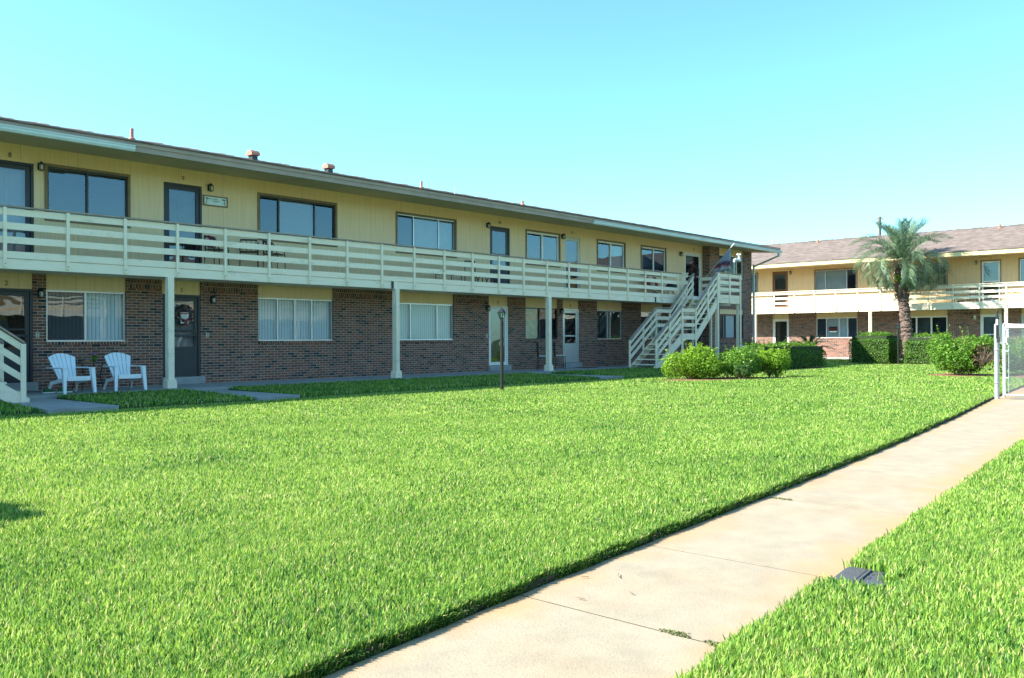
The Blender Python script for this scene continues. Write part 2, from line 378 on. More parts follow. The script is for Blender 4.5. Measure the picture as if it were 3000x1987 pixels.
def door(P, x0, x1, z0, z1, cm='dark', y=0.0, inner='white', style='half', hside=1, trimm=None, hinge=None):
    """storm door: casing, leaf with glass, the house door behind"""
    yf = y + .02; c = .06; mb = MB()
    mb.box(x0, x1, yf - .01, yf + .09, z1 - c, z1); mb.box(x0, x0 + c, yf - .01, yf + .09, z0, z1 - c); mb.box(x1 - c, x1, yf - .01, yf + .09, z0, z1 - c)
    do = mb.build('door', MT[trimm or cm], P)
    a, b, t = x0 + c + .005, x1 - c - .005, z1 - c - .005; s = .095 if cm != 'white' else .075; lf = MB()
    kick = z0 + (.12 if style == 'full' else (.16 if style == 'half' else .75)); mid = z0 + (z1 - z0) * (.50)
    y0, y1 = yf + .012, yf + .045
    lf.box(a, b, y0, y1, t - s, t); lf.box(a, b, y0, y1, z0 + .01, kick); lf.box(a, a + s, y0, y1, kick, t - s); lf.box(b - s, b, y0, y1, kick, t - s)
    if style != 'full': lf.box(a + s, b - s, y0, y1, mid - .03, mid + .03)
    if style == 'half3': lf.box(a + s, b - s, y0, y1, kick + .40, kick + .44)
    lf.build('storm_door', MT[cm], do, .004)
    g = MB(); g.add([(a + s, yf + .03, kick), (b - s, yf + .03, kick), (b - s, yf + .03, t - s), (a + s, yf + .03, t - s)], [(0, 1, 2, 3)]); g.build('glass', MT['gld'], do)
    i = MB(); i.box(x0 + .02, x1 - .02, yf + .12, yf + .16, z0, z1 - .02)
    for (u0, u1, w0, w1) in ((.12, .46, .08, .42), (.54, .88, .08, .42), (.12, .46, .5, .9), (.54, .88, .5, .9)):
        X = lambda u: x0 + u * (x1 - x0); Z = lambda q: z0 + q * (z1 - z0)
        for (p, q, r_, s_) in ((X(u0), X(u1), Z(w0), Z(w0) + .03), (X(u0), X(u1), Z(w1) - .03, Z(w1)), (X(u0), X(u0) + .03, Z(w0) + .03, Z(w1) - .03), (X(u1) - .03, X(u1), Z(w0) + .03, Z(w1) - .03)):
            i.box(p, q, yf + .108, yf + .12, r_, s_)
    i.build('inner_door', MT[inner], do)
    h = MB(); hx = (b - s * .5) if hside > 0 else (a + s * .5); hz = z0 + .98
    h.box(hx - .015, hx + .015, y0 - .012, y0, hz - .09, hz + .09); h.tube([(hx, y0 - .01, hz + .03), (hx, y0 - .05, hz + .03), (hx - .09 * hside, y0 - .055, hz + .03)], .009, 6)
    h.build('handle', MT['alu'] if cm != 'dark' else MT['black'], do)
    return do

def wall_lamp(P, x, z, y=0.0, mat='black'):
    mb = MB(); mb.lathe([(.045, 0), (.05, .015), (.02, .03)], 12); me = mb
    o = MB(); o.box(x - .045, x + .045, y - .018, y, z - .06, z + .10)
    o.tube([(x, y - .015, z + .07), (x, y - .07, z + .12), (x, y - .10, z + .09)], .011, 6)
    o.lathe([(.012, .115), (.05, .07), (.062, .055), (.062, .045)], 8, (x, y - .10, z), smooth=False); o.lathe([(.05, -.075), (.04, -.09), (.0, -.10)][:2], 8, (x, y - .10, z), smooth=False)
    for k in range(4):
        t = math.pi / 4 + k * math.pi / 2; c, s = math.cos(t) * .054, math.sin(t) * .054
        o.box(x + c - .005, x + c + .005, y - .10 + s - .005, y - .10 + s + .005, z - .08, z + .05)
    lo = o.build('wall_lamp', MT[mat], P); g = MB(); g.lathe([(.040, -.072), (.048, .045)], 8, (x, y - .10, z)); g.build('lamp_glass', MT['lampg'], lo)
    return lo

def outlet(P, x, z, y=0.0):
    o = MB(); o.box(x - .035, x + .035, y - .014, y, z - .06, z + .06, 0)
    for dz in (-.028, .028):
        o.box(x - .014, x + .014, y - .018, y - .014, z + dz - .014, z + dz + .014, 1)
    return o.build('power_outlet', [MT['beige'], MT['black']], P)

SID = ['siding']
def block(root, X0, X1, rail, soff, ftop, rise, depth, upper, lower, proj=None, fasc='fascia', posts0=0.0, cols=(), gut=(), openings=(), deck_end=None, simple=False, ranges=None):
    P = root; SL = .113; DK = 2.895; YR = -1.50; YE = -1.80; hol_u = []; hol_l = []
    bx1 = proj[0] if proj else X1
    for q in upper:
        hol_u.append((q[1], q[2], q[3], q[4]))
    for q in lower: hol_l.append((q[1], q[2], (q[3] if q[0] == 'w' else SL + .0), 2.89))
    wall(X0, bx1, DK, soff + .01, 0, .12, [(a + .0, b, c, d) for a, b, c, d in hol_u], 'siding_wall', MT[SID[0]], P)
    wall(X0, bx1, SL - .12, DK, 0, .12, hol_l, 'brick_wall', MT['brick'], P)
    # soldier courses under the deck, sills and the siding panels over the lower openings
    cuts = sorted([(h[0], h[1]) for h in hol_l]); x = X0
    for a, b in cuts + [(bx1, bx1)]:
        if a - x > .5:
            s = MB(); s.box(x + .08, a - .02, -.004, .02, 2.48, 2.69)
            s.build('soldier_course', MT['soldier'], P)
        x = b
    for q in lower:
        a, b, z0, z1 = q[1:5]; pm = MB(); pm.box(a, b, .035, .075, z1, 2.885); pm.build('siding_panel', MT[SID[0]], P)
        if q[0] == 'w':
            sm = MB(); sm.box(a - .0, b + .06, -.022, .10, z0 - .068, z0); sm.build('brick_sill', MT['soldier'], P)
        else:
            st = MB(); st.box(a - .03, b + .08, -.09, .14, SL, z0); st.build('door_step', MT['step'], P, .006)
    for q in upper + lower:
        if q[0] == 'w': window(P, *q[1:5], **q[5])
        else: door(P, *q[1:5], **q[5])
    if proj:
        px0, px1, py, pu, pl = proj
        for z in (0,):
            hs = [(pu[1], pu[2], pu[3], soff + .02), (pl[1], pl[2], pl[3], 2.62)]
            wall(px0, px1, SL - .12, soff + .01, py, .12, hs, 'brick_bay', MT['brick'], P)
            r = MB(); r.add([(px0, 0, SL - .1), (px0, py, SL - .1), (px0, py, soff + .01), (px0, 0, soff + .01)], [(0, 1, 2, 3)])
            r.add([(px1, py, SL - .1), (px1, depth, SL - .1), (px1, depth, soff), (px1, py, soff)], [(0, 1, 2, 3)]); r.build('brick_return', MT['brick'], P)
            for q, zt in ((pu, soff), (pl, 2.62)):
                pm = MB(); pm.box(q[1], q[2], py + .035, py + .07, q[4], zt); pm.build('siding_panel', MT[SID[0]], P)
                sm = MB(); sm.box(q[1], q[2] + .05, py - .022, py + .1, q[3] - .068, q[3]); sm.build('brick_sill', MT['soldier'], P)
                window(P, *q[1:5], y=py, **q[5])
    # back and ends
    b = MB(); b.add([(X0, 0, -.05), (X0, depth, -.05), (X0, depth, soff), (X0, 0, soff)], [(0, 3, 2, 1)])
    if not proj: b.add([(X1, 0, -.05), (X1, depth, -.05), (X1, depth, soff), (X1, 0, soff)], [(0, 1, 2, 3)])
    b.add([(X0, depth, -.05), (X1, depth, -.05), (X1, depth, soff), (X0, depth, soff)], [(0, 3, 2, 1)]); b.build('end_wall', MT['brick'], P)
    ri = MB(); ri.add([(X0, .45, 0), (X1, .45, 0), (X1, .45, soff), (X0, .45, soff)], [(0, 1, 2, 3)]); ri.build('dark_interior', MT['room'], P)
    # roof
    xa, xb = X0 - .6, X1 + .12; yr = depth / 2; zr = ftop + .03 + rise * (yr - YE); sfe = soff - .141 if proj else soff - .056
    r = MB(); t = .035
    for sgn in (1,):
        r.add([(xa, YE - .07, ftop), (xb, YE - .07, ftop), (xb, yr, zr), (xa, yr, zr), (xa, YE - .07, ftop + t), (xb, YE - .07, ftop + t), (xb, yr, zr + t), (xa, yr, zr + t)],
              [(0, 3, 2, 1), (4, 5, 6, 7), (0, 1, 5, 4), (1, 2, 6, 5), (3, 0, 4, 7)])
    yb = depth - YE
    r.add([(xa, yb, ftop), (xb, yb, ftop), (xb, yr, zr), (xa, yr, zr), (xa, yb, ftop + t), (xb, yb, ftop + t), (xb, yr, zr + t), (xa, yr, zr + t)],
          [(0, 1, 2, 3), (4, 7, 6, 5), (0, 4, 5, 1), (1, 5, 6, 2), (3, 7, 4, 0)])
    k = 0; xx = xa
    while xx < xb:                                   # ridge cap tiles, slightly uneven
        e = min(xx + .30, xb); dz = .012 * math.sin(k * 1.7); r.add([(xx, yr - .16, zr - .03 + t), (e, yr - .16, zr - .03 + t), (e, yr, zr + .035 + t + dz), (xx, yr, zr + .02 + t + dz), (xx, yr + .16, zr - .03 + t), (e, yr + .16, zr - .03 + t)], [(0, 1, 2, 3), (3, 2, 5, 4)]); xx = e; k += 1
    r.build('roof', MT['shingle'], P)
    so_ = MB(); so_.prism([(YE + .03, sfe), (.2, soff + .01), (.2, soff + .03), (YE + .03, sfe + .02)], xa + .02, xb - .02, 'x')
    so_.box(xa + .02, xb - .02, depth - .2, depth - YE - .03, soff, soff + .02)
    so_.build('soffit', MT['soffit'], P)
    if not simple:
        sm = MB(); xx = X0 + 1.2
        while xx < X1: sm.prism([(YE + .05, sfe - .008), (-.02, soff - .008), (-.02, soff + .002), (YE + .05, sfe + .002)], xx - .009, xx + .009, 'x'); xx += 2.44 * 1.5
        sm.build('soffit_batten', MT['soffit'], P)
    f = MB(); zm = sfe + (ftop - sfe) * .55
    f.box(xa, xb, YE - .01, YE + .03, sfe - .012, zm); f.box(xa, xb, YE - .035, YE + .028, zm, ftop - .002)
    f.box(xa, xb, depth - YE - .02, depth - YE + .02, soff - .01, ftop - .002)
    for xe in (xa, xb):                              # rake boards and gable
        d = .02
        f.prism([(YE - .03, ftop - .14), (yr, zr - .15), (depth - YE, ftop - .14), (depth - YE, ftop - .003), (yr, zr - .003), (YE - .03, ftop - .003)], xe - d, xe + d, 'x')
    f.build('fascia', MT[fasc], P)
    gb = MB()
    for xe in (X0, X1): gb.prism([(0, soff), (depth, soff), (yr, zr - .1)], xe - .01, xe + .01, 'x')
    gb.build('gable_wall', MT[SID[0]], P)
    for a, c in gut:
        g = MB(); a2 = max(a, xa); c2 = min(c, xb + .07); pr = [(YE - .012, sfe - .03), (YE - .09, sfe - .03), (YE - .115, sfe + .015), (YE - .115, sfe + .055), (YE - .13, sfe + .08), (YE - .13, sfe + .10), (YE - .012, sfe + .10)]
        pr2 = [(y, z) for y, z in pr]; g.prism(pr2, a2, c2, 'x')
        g.build('gutter', MT['gutter'], P)
    # deck
    dx1 = deck_end if deck_end is not None else X1
    d = MB(); d.box(X0, dx1, YR + .045, -.002, DK - .18, DK); d.build('balcony_deck', MT['trim'], P)
    for (a, c) in rail:
        j = MB(); j.box(a, c, YR, YR + .04, 2.681, 2.880); j.build('rim_joist', MT['trim'], P)
        bb = MB()
        for z0, z1 in ((2.895, 3.042), (3.199, 3.341), (3.483, 3.625), (3.772, 3.909)): bb.box(a, c, YR + .002, YR + .036, z0 + .002, z1)
        bb.build('railing_board', MT['trim'], P)
        h = MB(); h.box(a, c, YR - .06, YR + .06, 3.929, 3.963); h.build('handrail', MT['cap'] if fasc == 'fascia' else MT['trim'], P, .004)
        SPC = 1.2216 if fasc == 'fascia' else 1.236; n = math.ceil((a - posts0) / SPC - .02); x = posts0 + n * SPC; pts = []
        while x <= c + .03: pts.append(min(x, c - .03)); x += SPC
        if simple: pts = pts[::2]
        first = None
        for q in pts:
            if first is None:
                p = MB(); p.box(-.032, .032, YR - .045, YR - .001, 2.714, 3.928); p.box(-.012, .012, YR - .052, YR - .045, 2.77, 2.794, 1)
                first = p.build('railing_post', [MT['trim'], MT['woodtrim']], P, .005); first.location.x = q
            else:
                o2 = first.copy(); col.objects.link(o2); o2.location.x = q
    for q in cols:
        c = MB(); c.box(q - .075, q + .075, YR - .055, YR + .10, .30, 2.68); c.box(q - .115, q + .115, YR - .095, YR + .14, SL - .10, .26)
        c.prism([(q - .115, .26), (q + .115, .26), (q + .076, .33), (q - .076, .33)], YR - .095, YR + .14)
        c.build('column', MT['trim'], P, .006)

DW = {'dark': dict(cm='dark')}
def W(a, b, z0, z1, **k): return ('w', a, b, z0, z1, k)
def D(a, b, z0, z1, **k): return ('d', a, b, z0, z1, k)
UZ0, UZ1 = 3.92, 5.21; LZ0, LZ1 = 1.195, 2.37

# ------------------------------------------------------------------ the long building on the left
main = empty('apartment_building', (0, 21.034, 0), 0, label='long two-storey brick and yellow apartment building in shade, with balcony and stairs, on the left', cat='apartment building')
up = [W(2.4, 4.4, UZ0, UZ1, mulls=[3.4], fr='bronze', trim=True, back='bh'), D(6.45, 7.45, 3.02, 5.16, cm='dark', inner='white'),
      W(7.67, 9.61, UZ0, UZ1, mulls=[8.62], fr='bronze', trim=True, back='bhd', panes=['gl', 'gl']),
      D(10.45, 11.47, 3.02, 5.16, cm='dark', inner='olive'),
      W(13.08, 15.70, UZ0, UZ1, mulls=[13.76, 14.94], fr='bronze', trim=True, back=['bhd', 'bh', 'bhd'], panes=['glr', 'gl', 'glr']),
      W(17.94, 20.57, UZ0, UZ1, mulls=[18.70, 19.79], fr='alu', trim=True, back='shade', panes=['glr', 'gl', 'gl'], fw=.03),
      D(22.2, 23.23, 3.02, 5.16, cm='dark', inner='room', style='half3'),
      W(24.08, 26.07, UZ0, UZ1, mulls=[25.05], fr='white', trim=True, back=['room', 'bhd'], fw=.07),
      D(26.31, 27.35, 3.02, 5.16, cm='beige', inner='browndoor', style='full'),
      W(28.4, 30.38, UZ0, UZ1, mulls=[29.37], fr='white', trim=True, back=['room', 'shade'], fw=.065),
      W(31.52, 33.52, UZ0, UZ1, mulls=[32.55], fr='white', trim=True, back='shade', panes=['glr', 'glr'], fw=.06),
      D(35.10, 36.56, 3.02, 5.16, cm='white', inner='room', style='half')]
lo = [W(2.4, 4.4, LZ0, LZ1, mulls=[3.4], back='bv'), D(6.42, 7.42, .30, LZ1, cm='dark', inner='room', style='half3'),
      W(7.70, 9.50, LZ0, LZ1, mulls=[8.57], back='bv', panes=['glr', 'gl'], sill=True),
      D(10.40, 11.42, .30, LZ1, cm='dark', inner='white', style='half3'),
      W(13.09, 15.56, LZ0, LZ1, mulls=[13.72, 14.28, 14.84], back='bv', sill=True, fw=.034),
      W(17.87, 20.44, LZ0, LZ1, mulls=[18.57, 19.72], back='bvy', sill=True),
      D(22.13, 23.12, .30, LZ1, cm='white', inner='browndoor', style='full', hside=-1),
      W(24.07, 25.91, LZ0, LZ1, mulls=[24.90], fr='bronze', back=['curt', 'room'], sill=True),
      D(26.22, 27.22, .30, LZ1, cm='alu', inner='room', style='kick', hside=-1),
      W(28.40, 30.14, LZ0, LZ1, mulls=[29.18, 29.35], back='shade', panes=['glr', 'gl', 'glr'], sill=True),
      W(31.53, 33.27, LZ0, LZ1, mulls=[32.4], back='shade', panes=['glr', 'gl'], sill=True),
      D(35.3, 36.5, .30, LZ1, cm='dark', inner='room')]
proj = (36.68, 40.87, -.375, W(37.60, 39.99, 4.10, 5.22, mulls=[38.3, 39.36], fr='white', back=['room', 'shade', 'room'], fw=.05),
        W(37.64, 39.98, 1.21, 2.38, mulls=[38.25, 39.3], fr='bronze', back=['bhd', 'bv', 'bhd'], fw=.045))
block(main, -6.0, 40.87, [(-6.0, -1.2), (.75, 32.30)], 5.55, 5.600, .2300, 10.0, up, lo, proj=proj, posts0=6.36, cols=[-3.8, 3.04, 9.85, 16.68, 23.59], gut=[(-7, 8.86), (25.70, 43)], deck_end=36.66)
for x, z in ((7.57, 5.10), (11.67, 5.14), (22.06, 5.14), (26.19, 5.10), (34.69, 5.02)): wall_lamp(main, x, z)
for x, z in ((7.56, 2.27), (11.73, 2.26), (22.03, 2.28), (26.08, 2.26)): wall_lamp(main, x, z)
for x, z in ((7.51, 1.35), (11.60, 1.35), (22.02, 1.33)): outlet(main, x, z)
for s_, x, z in (('8', 6.96, 5.28), ('9', 10.96, 5.30), ('10', 22.69, 5.31), ('11', 26.82, 5.31), ('12', 35.9, 5.32)): text_obj('house_number', s_, .15, MT['num'], main, (x, -.006, z))
for s_, x, z in (('2', 6.89, 2.48), ('3', 10.92, 2.48), ('4', 22.62, 2.50), ('5', 26.72, 2.50)): text_obj('house_number', s_, .15, MT['num'], main, (x, .028, z))
# joist splice plates, downspout, roof vents
sp = MB(); sp.box(16.49, 16.56, -1.53, -1.504, 2.685, 2.89, 1); sp.box(16.56, 16.70, -1.525, -1.504, 2.685, 2.89); sp.build('joist_splice', [MT['trim'], MT['black']], main)
sp = MB(); sp.box(30.28, 30.34, -1.53, -1.504, 2.685, 2.89, 1); sp.box(30.34, 30.58, -1.525, -1.504, 2.685, 2.89); sp.build('joist_splice', [MT['trim'], MT['black']], main)
ds = MB(); ds.bar((40.75, -1.87, 5.40), (40.75, -1.87, 5.22), .09, .09); ds.bar((40.75, -1.87, 5.24), (40.93, -.46, 4.80), .085, .075); ds.bar((40.93, -.46, 4.9), (40.93, -.46, .12), .09, .075)
ds.build('downspout', MT['gutter'], main, .008)
ds = MB(); ds.box(16.59, 16.66, -1.60, -1.557, .25, 2.66); ds.tube([(16.57, -1.6, 2.68), (16.55, -1.62, 2.5), (16.47, -1.6, 2.3), (16.55, -1.58, 2.2)], .008, 6); ds.build('conduit', MT['trim'], main)
def roofz(y, ft=5.600, rise=.230): return ft + .03 + rise * (y + 1.8) + .03
for x, y, h, rr in ((10.67, 2.2, .29, .045), (21.2, 2.4, .24, .040), (23.75, 3.3, .27, .018), (27.8, 3.4, .17, .05)):
    v = MB(); z = roofz(y); v.tube([(x, y, z - .06), (x, y, z + h)], rr, 10); v.lathe([(rr * 2.6, -.02), (rr * 1.3, .05)], 10, (x, y, z)); v.build('vent_pipe', MT['terra'] if rr > .03 else MT['alu'], main)
for x, y in ((14.43, 2.4), (17.18, 2.4)):
    v = MB(); z = roofz(y); v.box(x - .08, x + .10, y - .09, y + .12, z - .05, z + .12, 1)
    v.prism([(y - .14, .12 + z), (y + .18, .12 + z), (y + .18, .20 + z), (y + .10, .27 + z), (y - .06, .27 + z), (y - .14, .20 + z)], x - .13, x + .15, 'x', 0)
    v.build('roof_vent', [MT['terra'], MT['black']], main)

# ------------------------------------------------------------------ the sunlit wing at the back
wing = empty('apartment_building', (50.912, 0, 0), R(-90), label='sunlit yellow two-storey wing with white balcony closing the courtyard behind the palm', cat='apartment building')
wu = [W(-27.6, -25.30, UZ0, 5.28, mulls=[-26.3], trim=True, back='shade'), D(-24.36, -23.35, 3.02, 5.29, cm='browndoor', inner='olive', style='half'),
      W(-21.71, -19.16, UZ0, 5.26, mulls=[-21.05, -19.79], trim=True, back=['shadel', 'shadel', 'bhd'], panes=['gl', 'gl', 'glr']),
      W(-16.60, -14.33, UZ0, 5.26, mulls=[-15.4], trim=True, back='room', bars=True), D(-12.73, -11.74, 3.02, 5.26, cm='white', inner='olive', style='half', trimm='woodtrim'),
      W(-10.95, -8.6, UZ0, 5.26, mulls=[-10.2, -9.4], trim=True, back='bhd'), W(-5.5, -3.2, UZ0, 5.26, mulls=[-4.4], trim=True, back='bh')]
wl = [W(-28.0, -25.9, LZ0, LZ1, mulls=[-27], back='bv'), D(-24.34, -23.31, .30, 2.38, cm='white', inner='olive', style='full'),
      W(-21.61, -19.18, 1.22, 2.40, mulls=[-21.0, -20.25, -19.75], fr='white', back=['bv', 'bvl', 'bvl', 'bv'], panes=['glr', 'gl', 'gl', 'glr'], fw=.045),
      W(-16.37, -14.35, 1.20, 2.38, mulls=[-15.95, -15.18], fr='white', back=['room', 'bhd', 'room'], fw=.07), D(-12.74, -11.73, .30, 2.42, cm='white', inner='shade', style='half'),
      W(-10.83, -9.0, LZ0, LZ1, mulls=[-9.9], fr='white', back='bv'), W(-5.5, -3.2, LZ0, LZ1, mulls=[-4.4], fr='white', back='bv')]
SID[0] = 'sidingw'
block(wing, -29.5, 1.0, [(-29.5, 1.0)], 5.47, 5.605, .275, 10.0, wu, wl, fasc='fasciaw', posts0=-24.76, cols=[-24.75, -17.9, -11.19, -4.5], gut=[])
for x, z in ((-23.18, 5.16), (-12.92, 5.14)): wall_lamp(wing, x, z)
for x, z in ((-12.99, 2.26),): wall_lamp(wing, x, z, mat='white')
outlet(wing, -13.35, 1.55)
for s_, x, z in (('7', -23.87, 5.38), ('6', -12.25, 5.36)): text_obj('house_number', s_, .12, MT['num'], wing, (x, -.006, z))
for x, y, h in ((-23.3, 4.3, .22), (-12.8, 4.3, .24), (-27.0, 5.6, .55)):
    v = MB(); z = roofz(y, 5.605, .275) if y < 5 else 7.4; v.tube([(x, y, z - .06), (x, y, z + h)], .055, 10); v.lathe([(.15, -.02), (.07, .06)], 10, (x, y, z)); v.build('vent_pipe', MT['terra'] if y < 5 else MT['white'], wing)

# ------------------------------------------------------------------ the block across the court behind the camera, seen in the window glass
opp = empty('apartment_building', (0, -13.5, 0), R(180), label='matching brick and yellow block across the court, seen mirrored in the ground floor windows', cat='apartment building')
ou = []; ol = []
for k in range(6):
    x = -44 + k * 8.2
    ou += [W(x + 1, x + 3.2, UZ0, UZ1, mulls=[x + 2.1], trim=True, back='bh'), D(x + 4, x + 5, 3.02, 5.16, cm='white', inner='white', style='full')]
    ol += [W(x + 1, x + 3.2, LZ0, LZ1, mulls=[x + 2.1], back='bv'), D(x + 4, x + 5, .30, LZ1, cm='white', inner='white', style='full')]
SID[0] = 'siding'
block(opp, -46, 6, [(-46, 6)], 5.55, 5.635, .24, 10.0, ou, ol, cols=[-44 + 7 * k for k in range(8)], gut=[], simple=True)

# ------------------------------------------------------------------ staircases
def staircase(xf, sg, label):
    """xf = foot x, climbing towards sg*x"""
    t = empty('exterior_staircase', (xf, 18.15, 0), 0, label=label, cat='staircase', group='outside staircases up to the balcony')
    X = lambda a: a * sg
    Wd = 1.15; xm0, xm1, xt, xe = 1.83, 2.91, 4.70, 6.68; z0, zl, zt = .06, 1.39, 2.895
    def beam(p, q, y, yw, hz, mat=MT['trim'], name='stringer', off=0):
        b = MB(); (x0_, a), (x1_, c) = p, q; pl = [(X(x0_), a), (X(x1_), c), (X(x1_), c + hz), (X(x0_), a + hz)]
        b.prism(pl, y, y + yw); return b.build(name, mat, t)
    for y in (0.0, Wd - .045):
        b = MB(); b.prism([(X(-.12), z0 - .06), (X(.18), z0 - .06), (X(xm0), zl - .36), (X(xm0), zl - .02), (X(-.02), z0 + .12), (X(-.12), z0 + .05)], y, y + .045); b.build('stringer', MT['trim'], t)
        b = MB(); b.prism([(X(xm1), zl - .36), (X(xt), zt - .34), (X(xt), zt + .02), (X(xm1), zl - .02)], y, y + .045); b.build('stringer', MT['trim'], t)
    for (a, b_, c, d, n) in ((0, xm0, z0, zl, 7), (xm1, xt, zl, zt, 7)):
        for k in range(1, n):
            z = c + (d - c) * k / n; xx = a + (b_ - a) * (k - 1) / (n - 1); m_ = MB(); m_.box(X(xx - .04), X(xx + .25), .05, Wd - .05, z - .04, z); m_.build('tread', MT['trim'], t)
    for k in range(1, 7):   # the small cleats under the treads
        pass
    lp = MB(); lp.box(X(xm0), X(xm1), .05, Wd - .05, zl - .04, zl); lp.build('landing', MT['trim'], t)
    sk = MB(); sk.box(X(xm0), X(xm1), -.002, .043, zl - .22, zl + .02); sk.box(X(xm0), X(xm1), Wd - .045, Wd, zl - .22, zl + .02); sk.build('landing_skirt', MT['trim'], t)
    pd = MB(); pd.box(X(xt), X(xe), .05, 1.38, zt - .05, zt); pd.build('top_landing', MT['trim'], t)
    sk = MB(); sk.box(X(xt), X(xe), 0, .045, 2.69, 2.88); sk.box(X(xe) - sg * .045, X(xe), .045, 1.38, 2.69, 2.88); sk.build('landing_skirt', MT['trim'], t)
    # sloping and level railings
    def rails(y, xoff=0.0):
        segs = [((-.02, z0 + .06), (xm0, zl)), ((xm0, zl), (xm1, zl)), ((xm1, zl), (xt + xoff, zt))]
        b = MB(); h = MB()
        for i, ((x0_, a), (x1_, c)) in enumerate(segs):
            for lo_, hi_ in (((.30, .44), (.59, .73), (.88, 1.02)) if i != 1 else ((.29, .43), (.58, .72), (.87, 1.01))):
                b.prism([(X(x0_), a + lo_), (X(x1_), c + lo_), (X(x1_), c + hi_), (X(x0_), a + hi_)], y - .002, y + .032)
            h.prism([(X(x0_), a + 1.045), (X(x1_), c + 1.045), (X(x1_), c + 1.085), (X(x0_), a + 1.085)], y - .045, y + .075)
        b.build('railing_board', MT['trim'], t); h.build('handrail', MT['cap'], t)
        for xx, zb, zt_ in ((.0, 0.03, z0 + 1.1), (.93, .55, 1.80), (xm0 + .03, zl - .3 if y > .5 else .02, zl + 1.04), (xm1 - .03, zl - .3 if y > .5 else .02, zl + 1.04), (3.85, 1.95, 3.20), (xt - .02, .02, zt + 1.04)):
            p = MB(); w_ = .045; yy = y - .047 if y < .5 else y + .034
            p.box(X(xx) - w_, X(xx) + w_, yy, yy + .045, zb, zt_); p.build('railing_post', MT['trim'], t, .004)
    rails(0.0); rails(Wd - .03)
    b = MB(); h = MB()
    for lo_, hi_ in ((0.0, .15), (.31, .455), (.60, .745), (.895, 1.035)):
        b.box(X(xt), X(xe), -.002, .034, zt + lo_, zt + hi_); b.box(X(xe) - sg * .034, X(xe), .036, 1.9, zt + lo_, zt + hi_)
    b.build('railing_board', MT['trim'], t)
    h.box(X(xt - .02), X(xe) + sg * .05, -.06, .06, zt + 1.055, zt + 1.09); h.box(X(xe) - sg * .07, X(xe) + sg * .05, .06, 1.9, zt + 1.056, zt + 1.091); h.build('handrail', MT['cap'], t)
    for xx, zb in ((xt + .09, 2.72), ((xt + xe) / 2, 2.72), (xe - .05, .02)):
        p = MB(); p.box(X(xx) - .045, X(xx) + .045, -.047, -.003, zb, zt + 1.05); p.build('railing_post', MT['trim'], t, .004)
    for xx, yy in ((xt + .05, .0), (xe - .10, .0), (xe - .10, 1.3), (xm0 + .06, Wd - .1), (xm1 - .06, Wd - .1), (xe - .06, 1.86)):
        p = MB(); p.box(X(xx) - .05, X(xx) + .05, yy + .046, yy + .14, .02 if yy < 1.8 else 2.93, zt - .06 if xx > xt else zl - .05)
        if yy > 1.8: continue
        p.build('support_post', MT['trim'], t, .004)
    return t
st1 = staircase(28.19, 1, 'cream wooden staircase with mid landing climbing to the balcony behind the bushes')
st2 = staircase(6.22, -1, 'cream wooden staircase cut off by the left edge of the photo')
rb = MB()
for z0, z1 in ((2.895, 3.042), (3.199, 3.341), (3.483, 3.625), (3.772, 3.909)): rb.box(32.30, 32.335, -1.80, -1.505, z0, z1)
rb.box(32.26, 32.38, -1.81, -1.565, 3.929, 3.963); rb.box(32.31, 32.375, -1.60, -1.50, 2.75, 3.927)
rb.build('railing_return', MT['trim'], main)

# ------------------------------------------------------------------ ground, walks, slabs
def sheet(name, poly, z, mat, label=None, kind='structure', bottom=None, bev=0):
    mb = MB(); 
    if bottom is None: mb.add([(x, y, z) for x, y in poly], [tuple(range(len(poly)))])
    else:
        mb.prism(poly, bottom, z, 'z')
        for i in range(2, len(mb.mi)): mb.mi[i] = 1
    o = mb.build(name, mat, None, bev); o['kind'] = kind; return o
MT['soil'] = M('soil', (.050, .042, .028), .95, .4, 12, .6, 60)
MT['turf'] = M('turf_base', (.052, .095, .020), .95, .45, 9, .5, 50)
xl = [-6, 1.83, 3.4, 4.94, 6.5, 10.03, 14.4, 19.07, 30]; yl_ = [1.75, 2.66, 2.84, 2.99, 3.12, 3.47, 3.97, 4.60, 5.8]
xr = [-6, 2.69, 3.83, 4.78, 6.38, 8.35, 11.75, 19.5, 30]; yr_ = [.85, 1.62, 1.73, 1.80, 1.95, 2.13, 2.45, 3.25, 4.3]
YLf = lambda x: np.interp(x, xl, yl_); YRf = lambda x: np.interp(x, xr, yr_)
g = MB(); g.add([(-400, -400, -.14), (600, -400, -.14), (600, 600, -.14), (-400, 600, -.14)], [(0, 1, 2, 3)]); o = g.build('ground', M('ground_grass', (.075, .13, .035), .95, .35, .8)); o['kind'] = 'structure'
xs_ = [x for x in np.linspace(-6, 30, 289)]
sheet('lawn_soil', [(x, float(YLf(x)) + .018 + .008 * math.sin(x * 7.1) + .006 * math.sin(x * 17.3)) for x in xs_] + [(50.6, 6.4), (50.6, 21), (41, 21), (36.5, 18.2), (27.5, 16.9), (24.5, 15.22), (-8, 15.22), (-8, 1.6)], 0.0, [MT['turf'], MT['soil']], bottom=-.13)
sheet('lawn_soil', [(x, float(YRf(x)) - .02) for x in xs_] + [(50.6, 4.3), (50.6, -12), (-8, -12), (-8, .7)], -.005, [MT['turf'], MT['soil']], bottom=-.13)
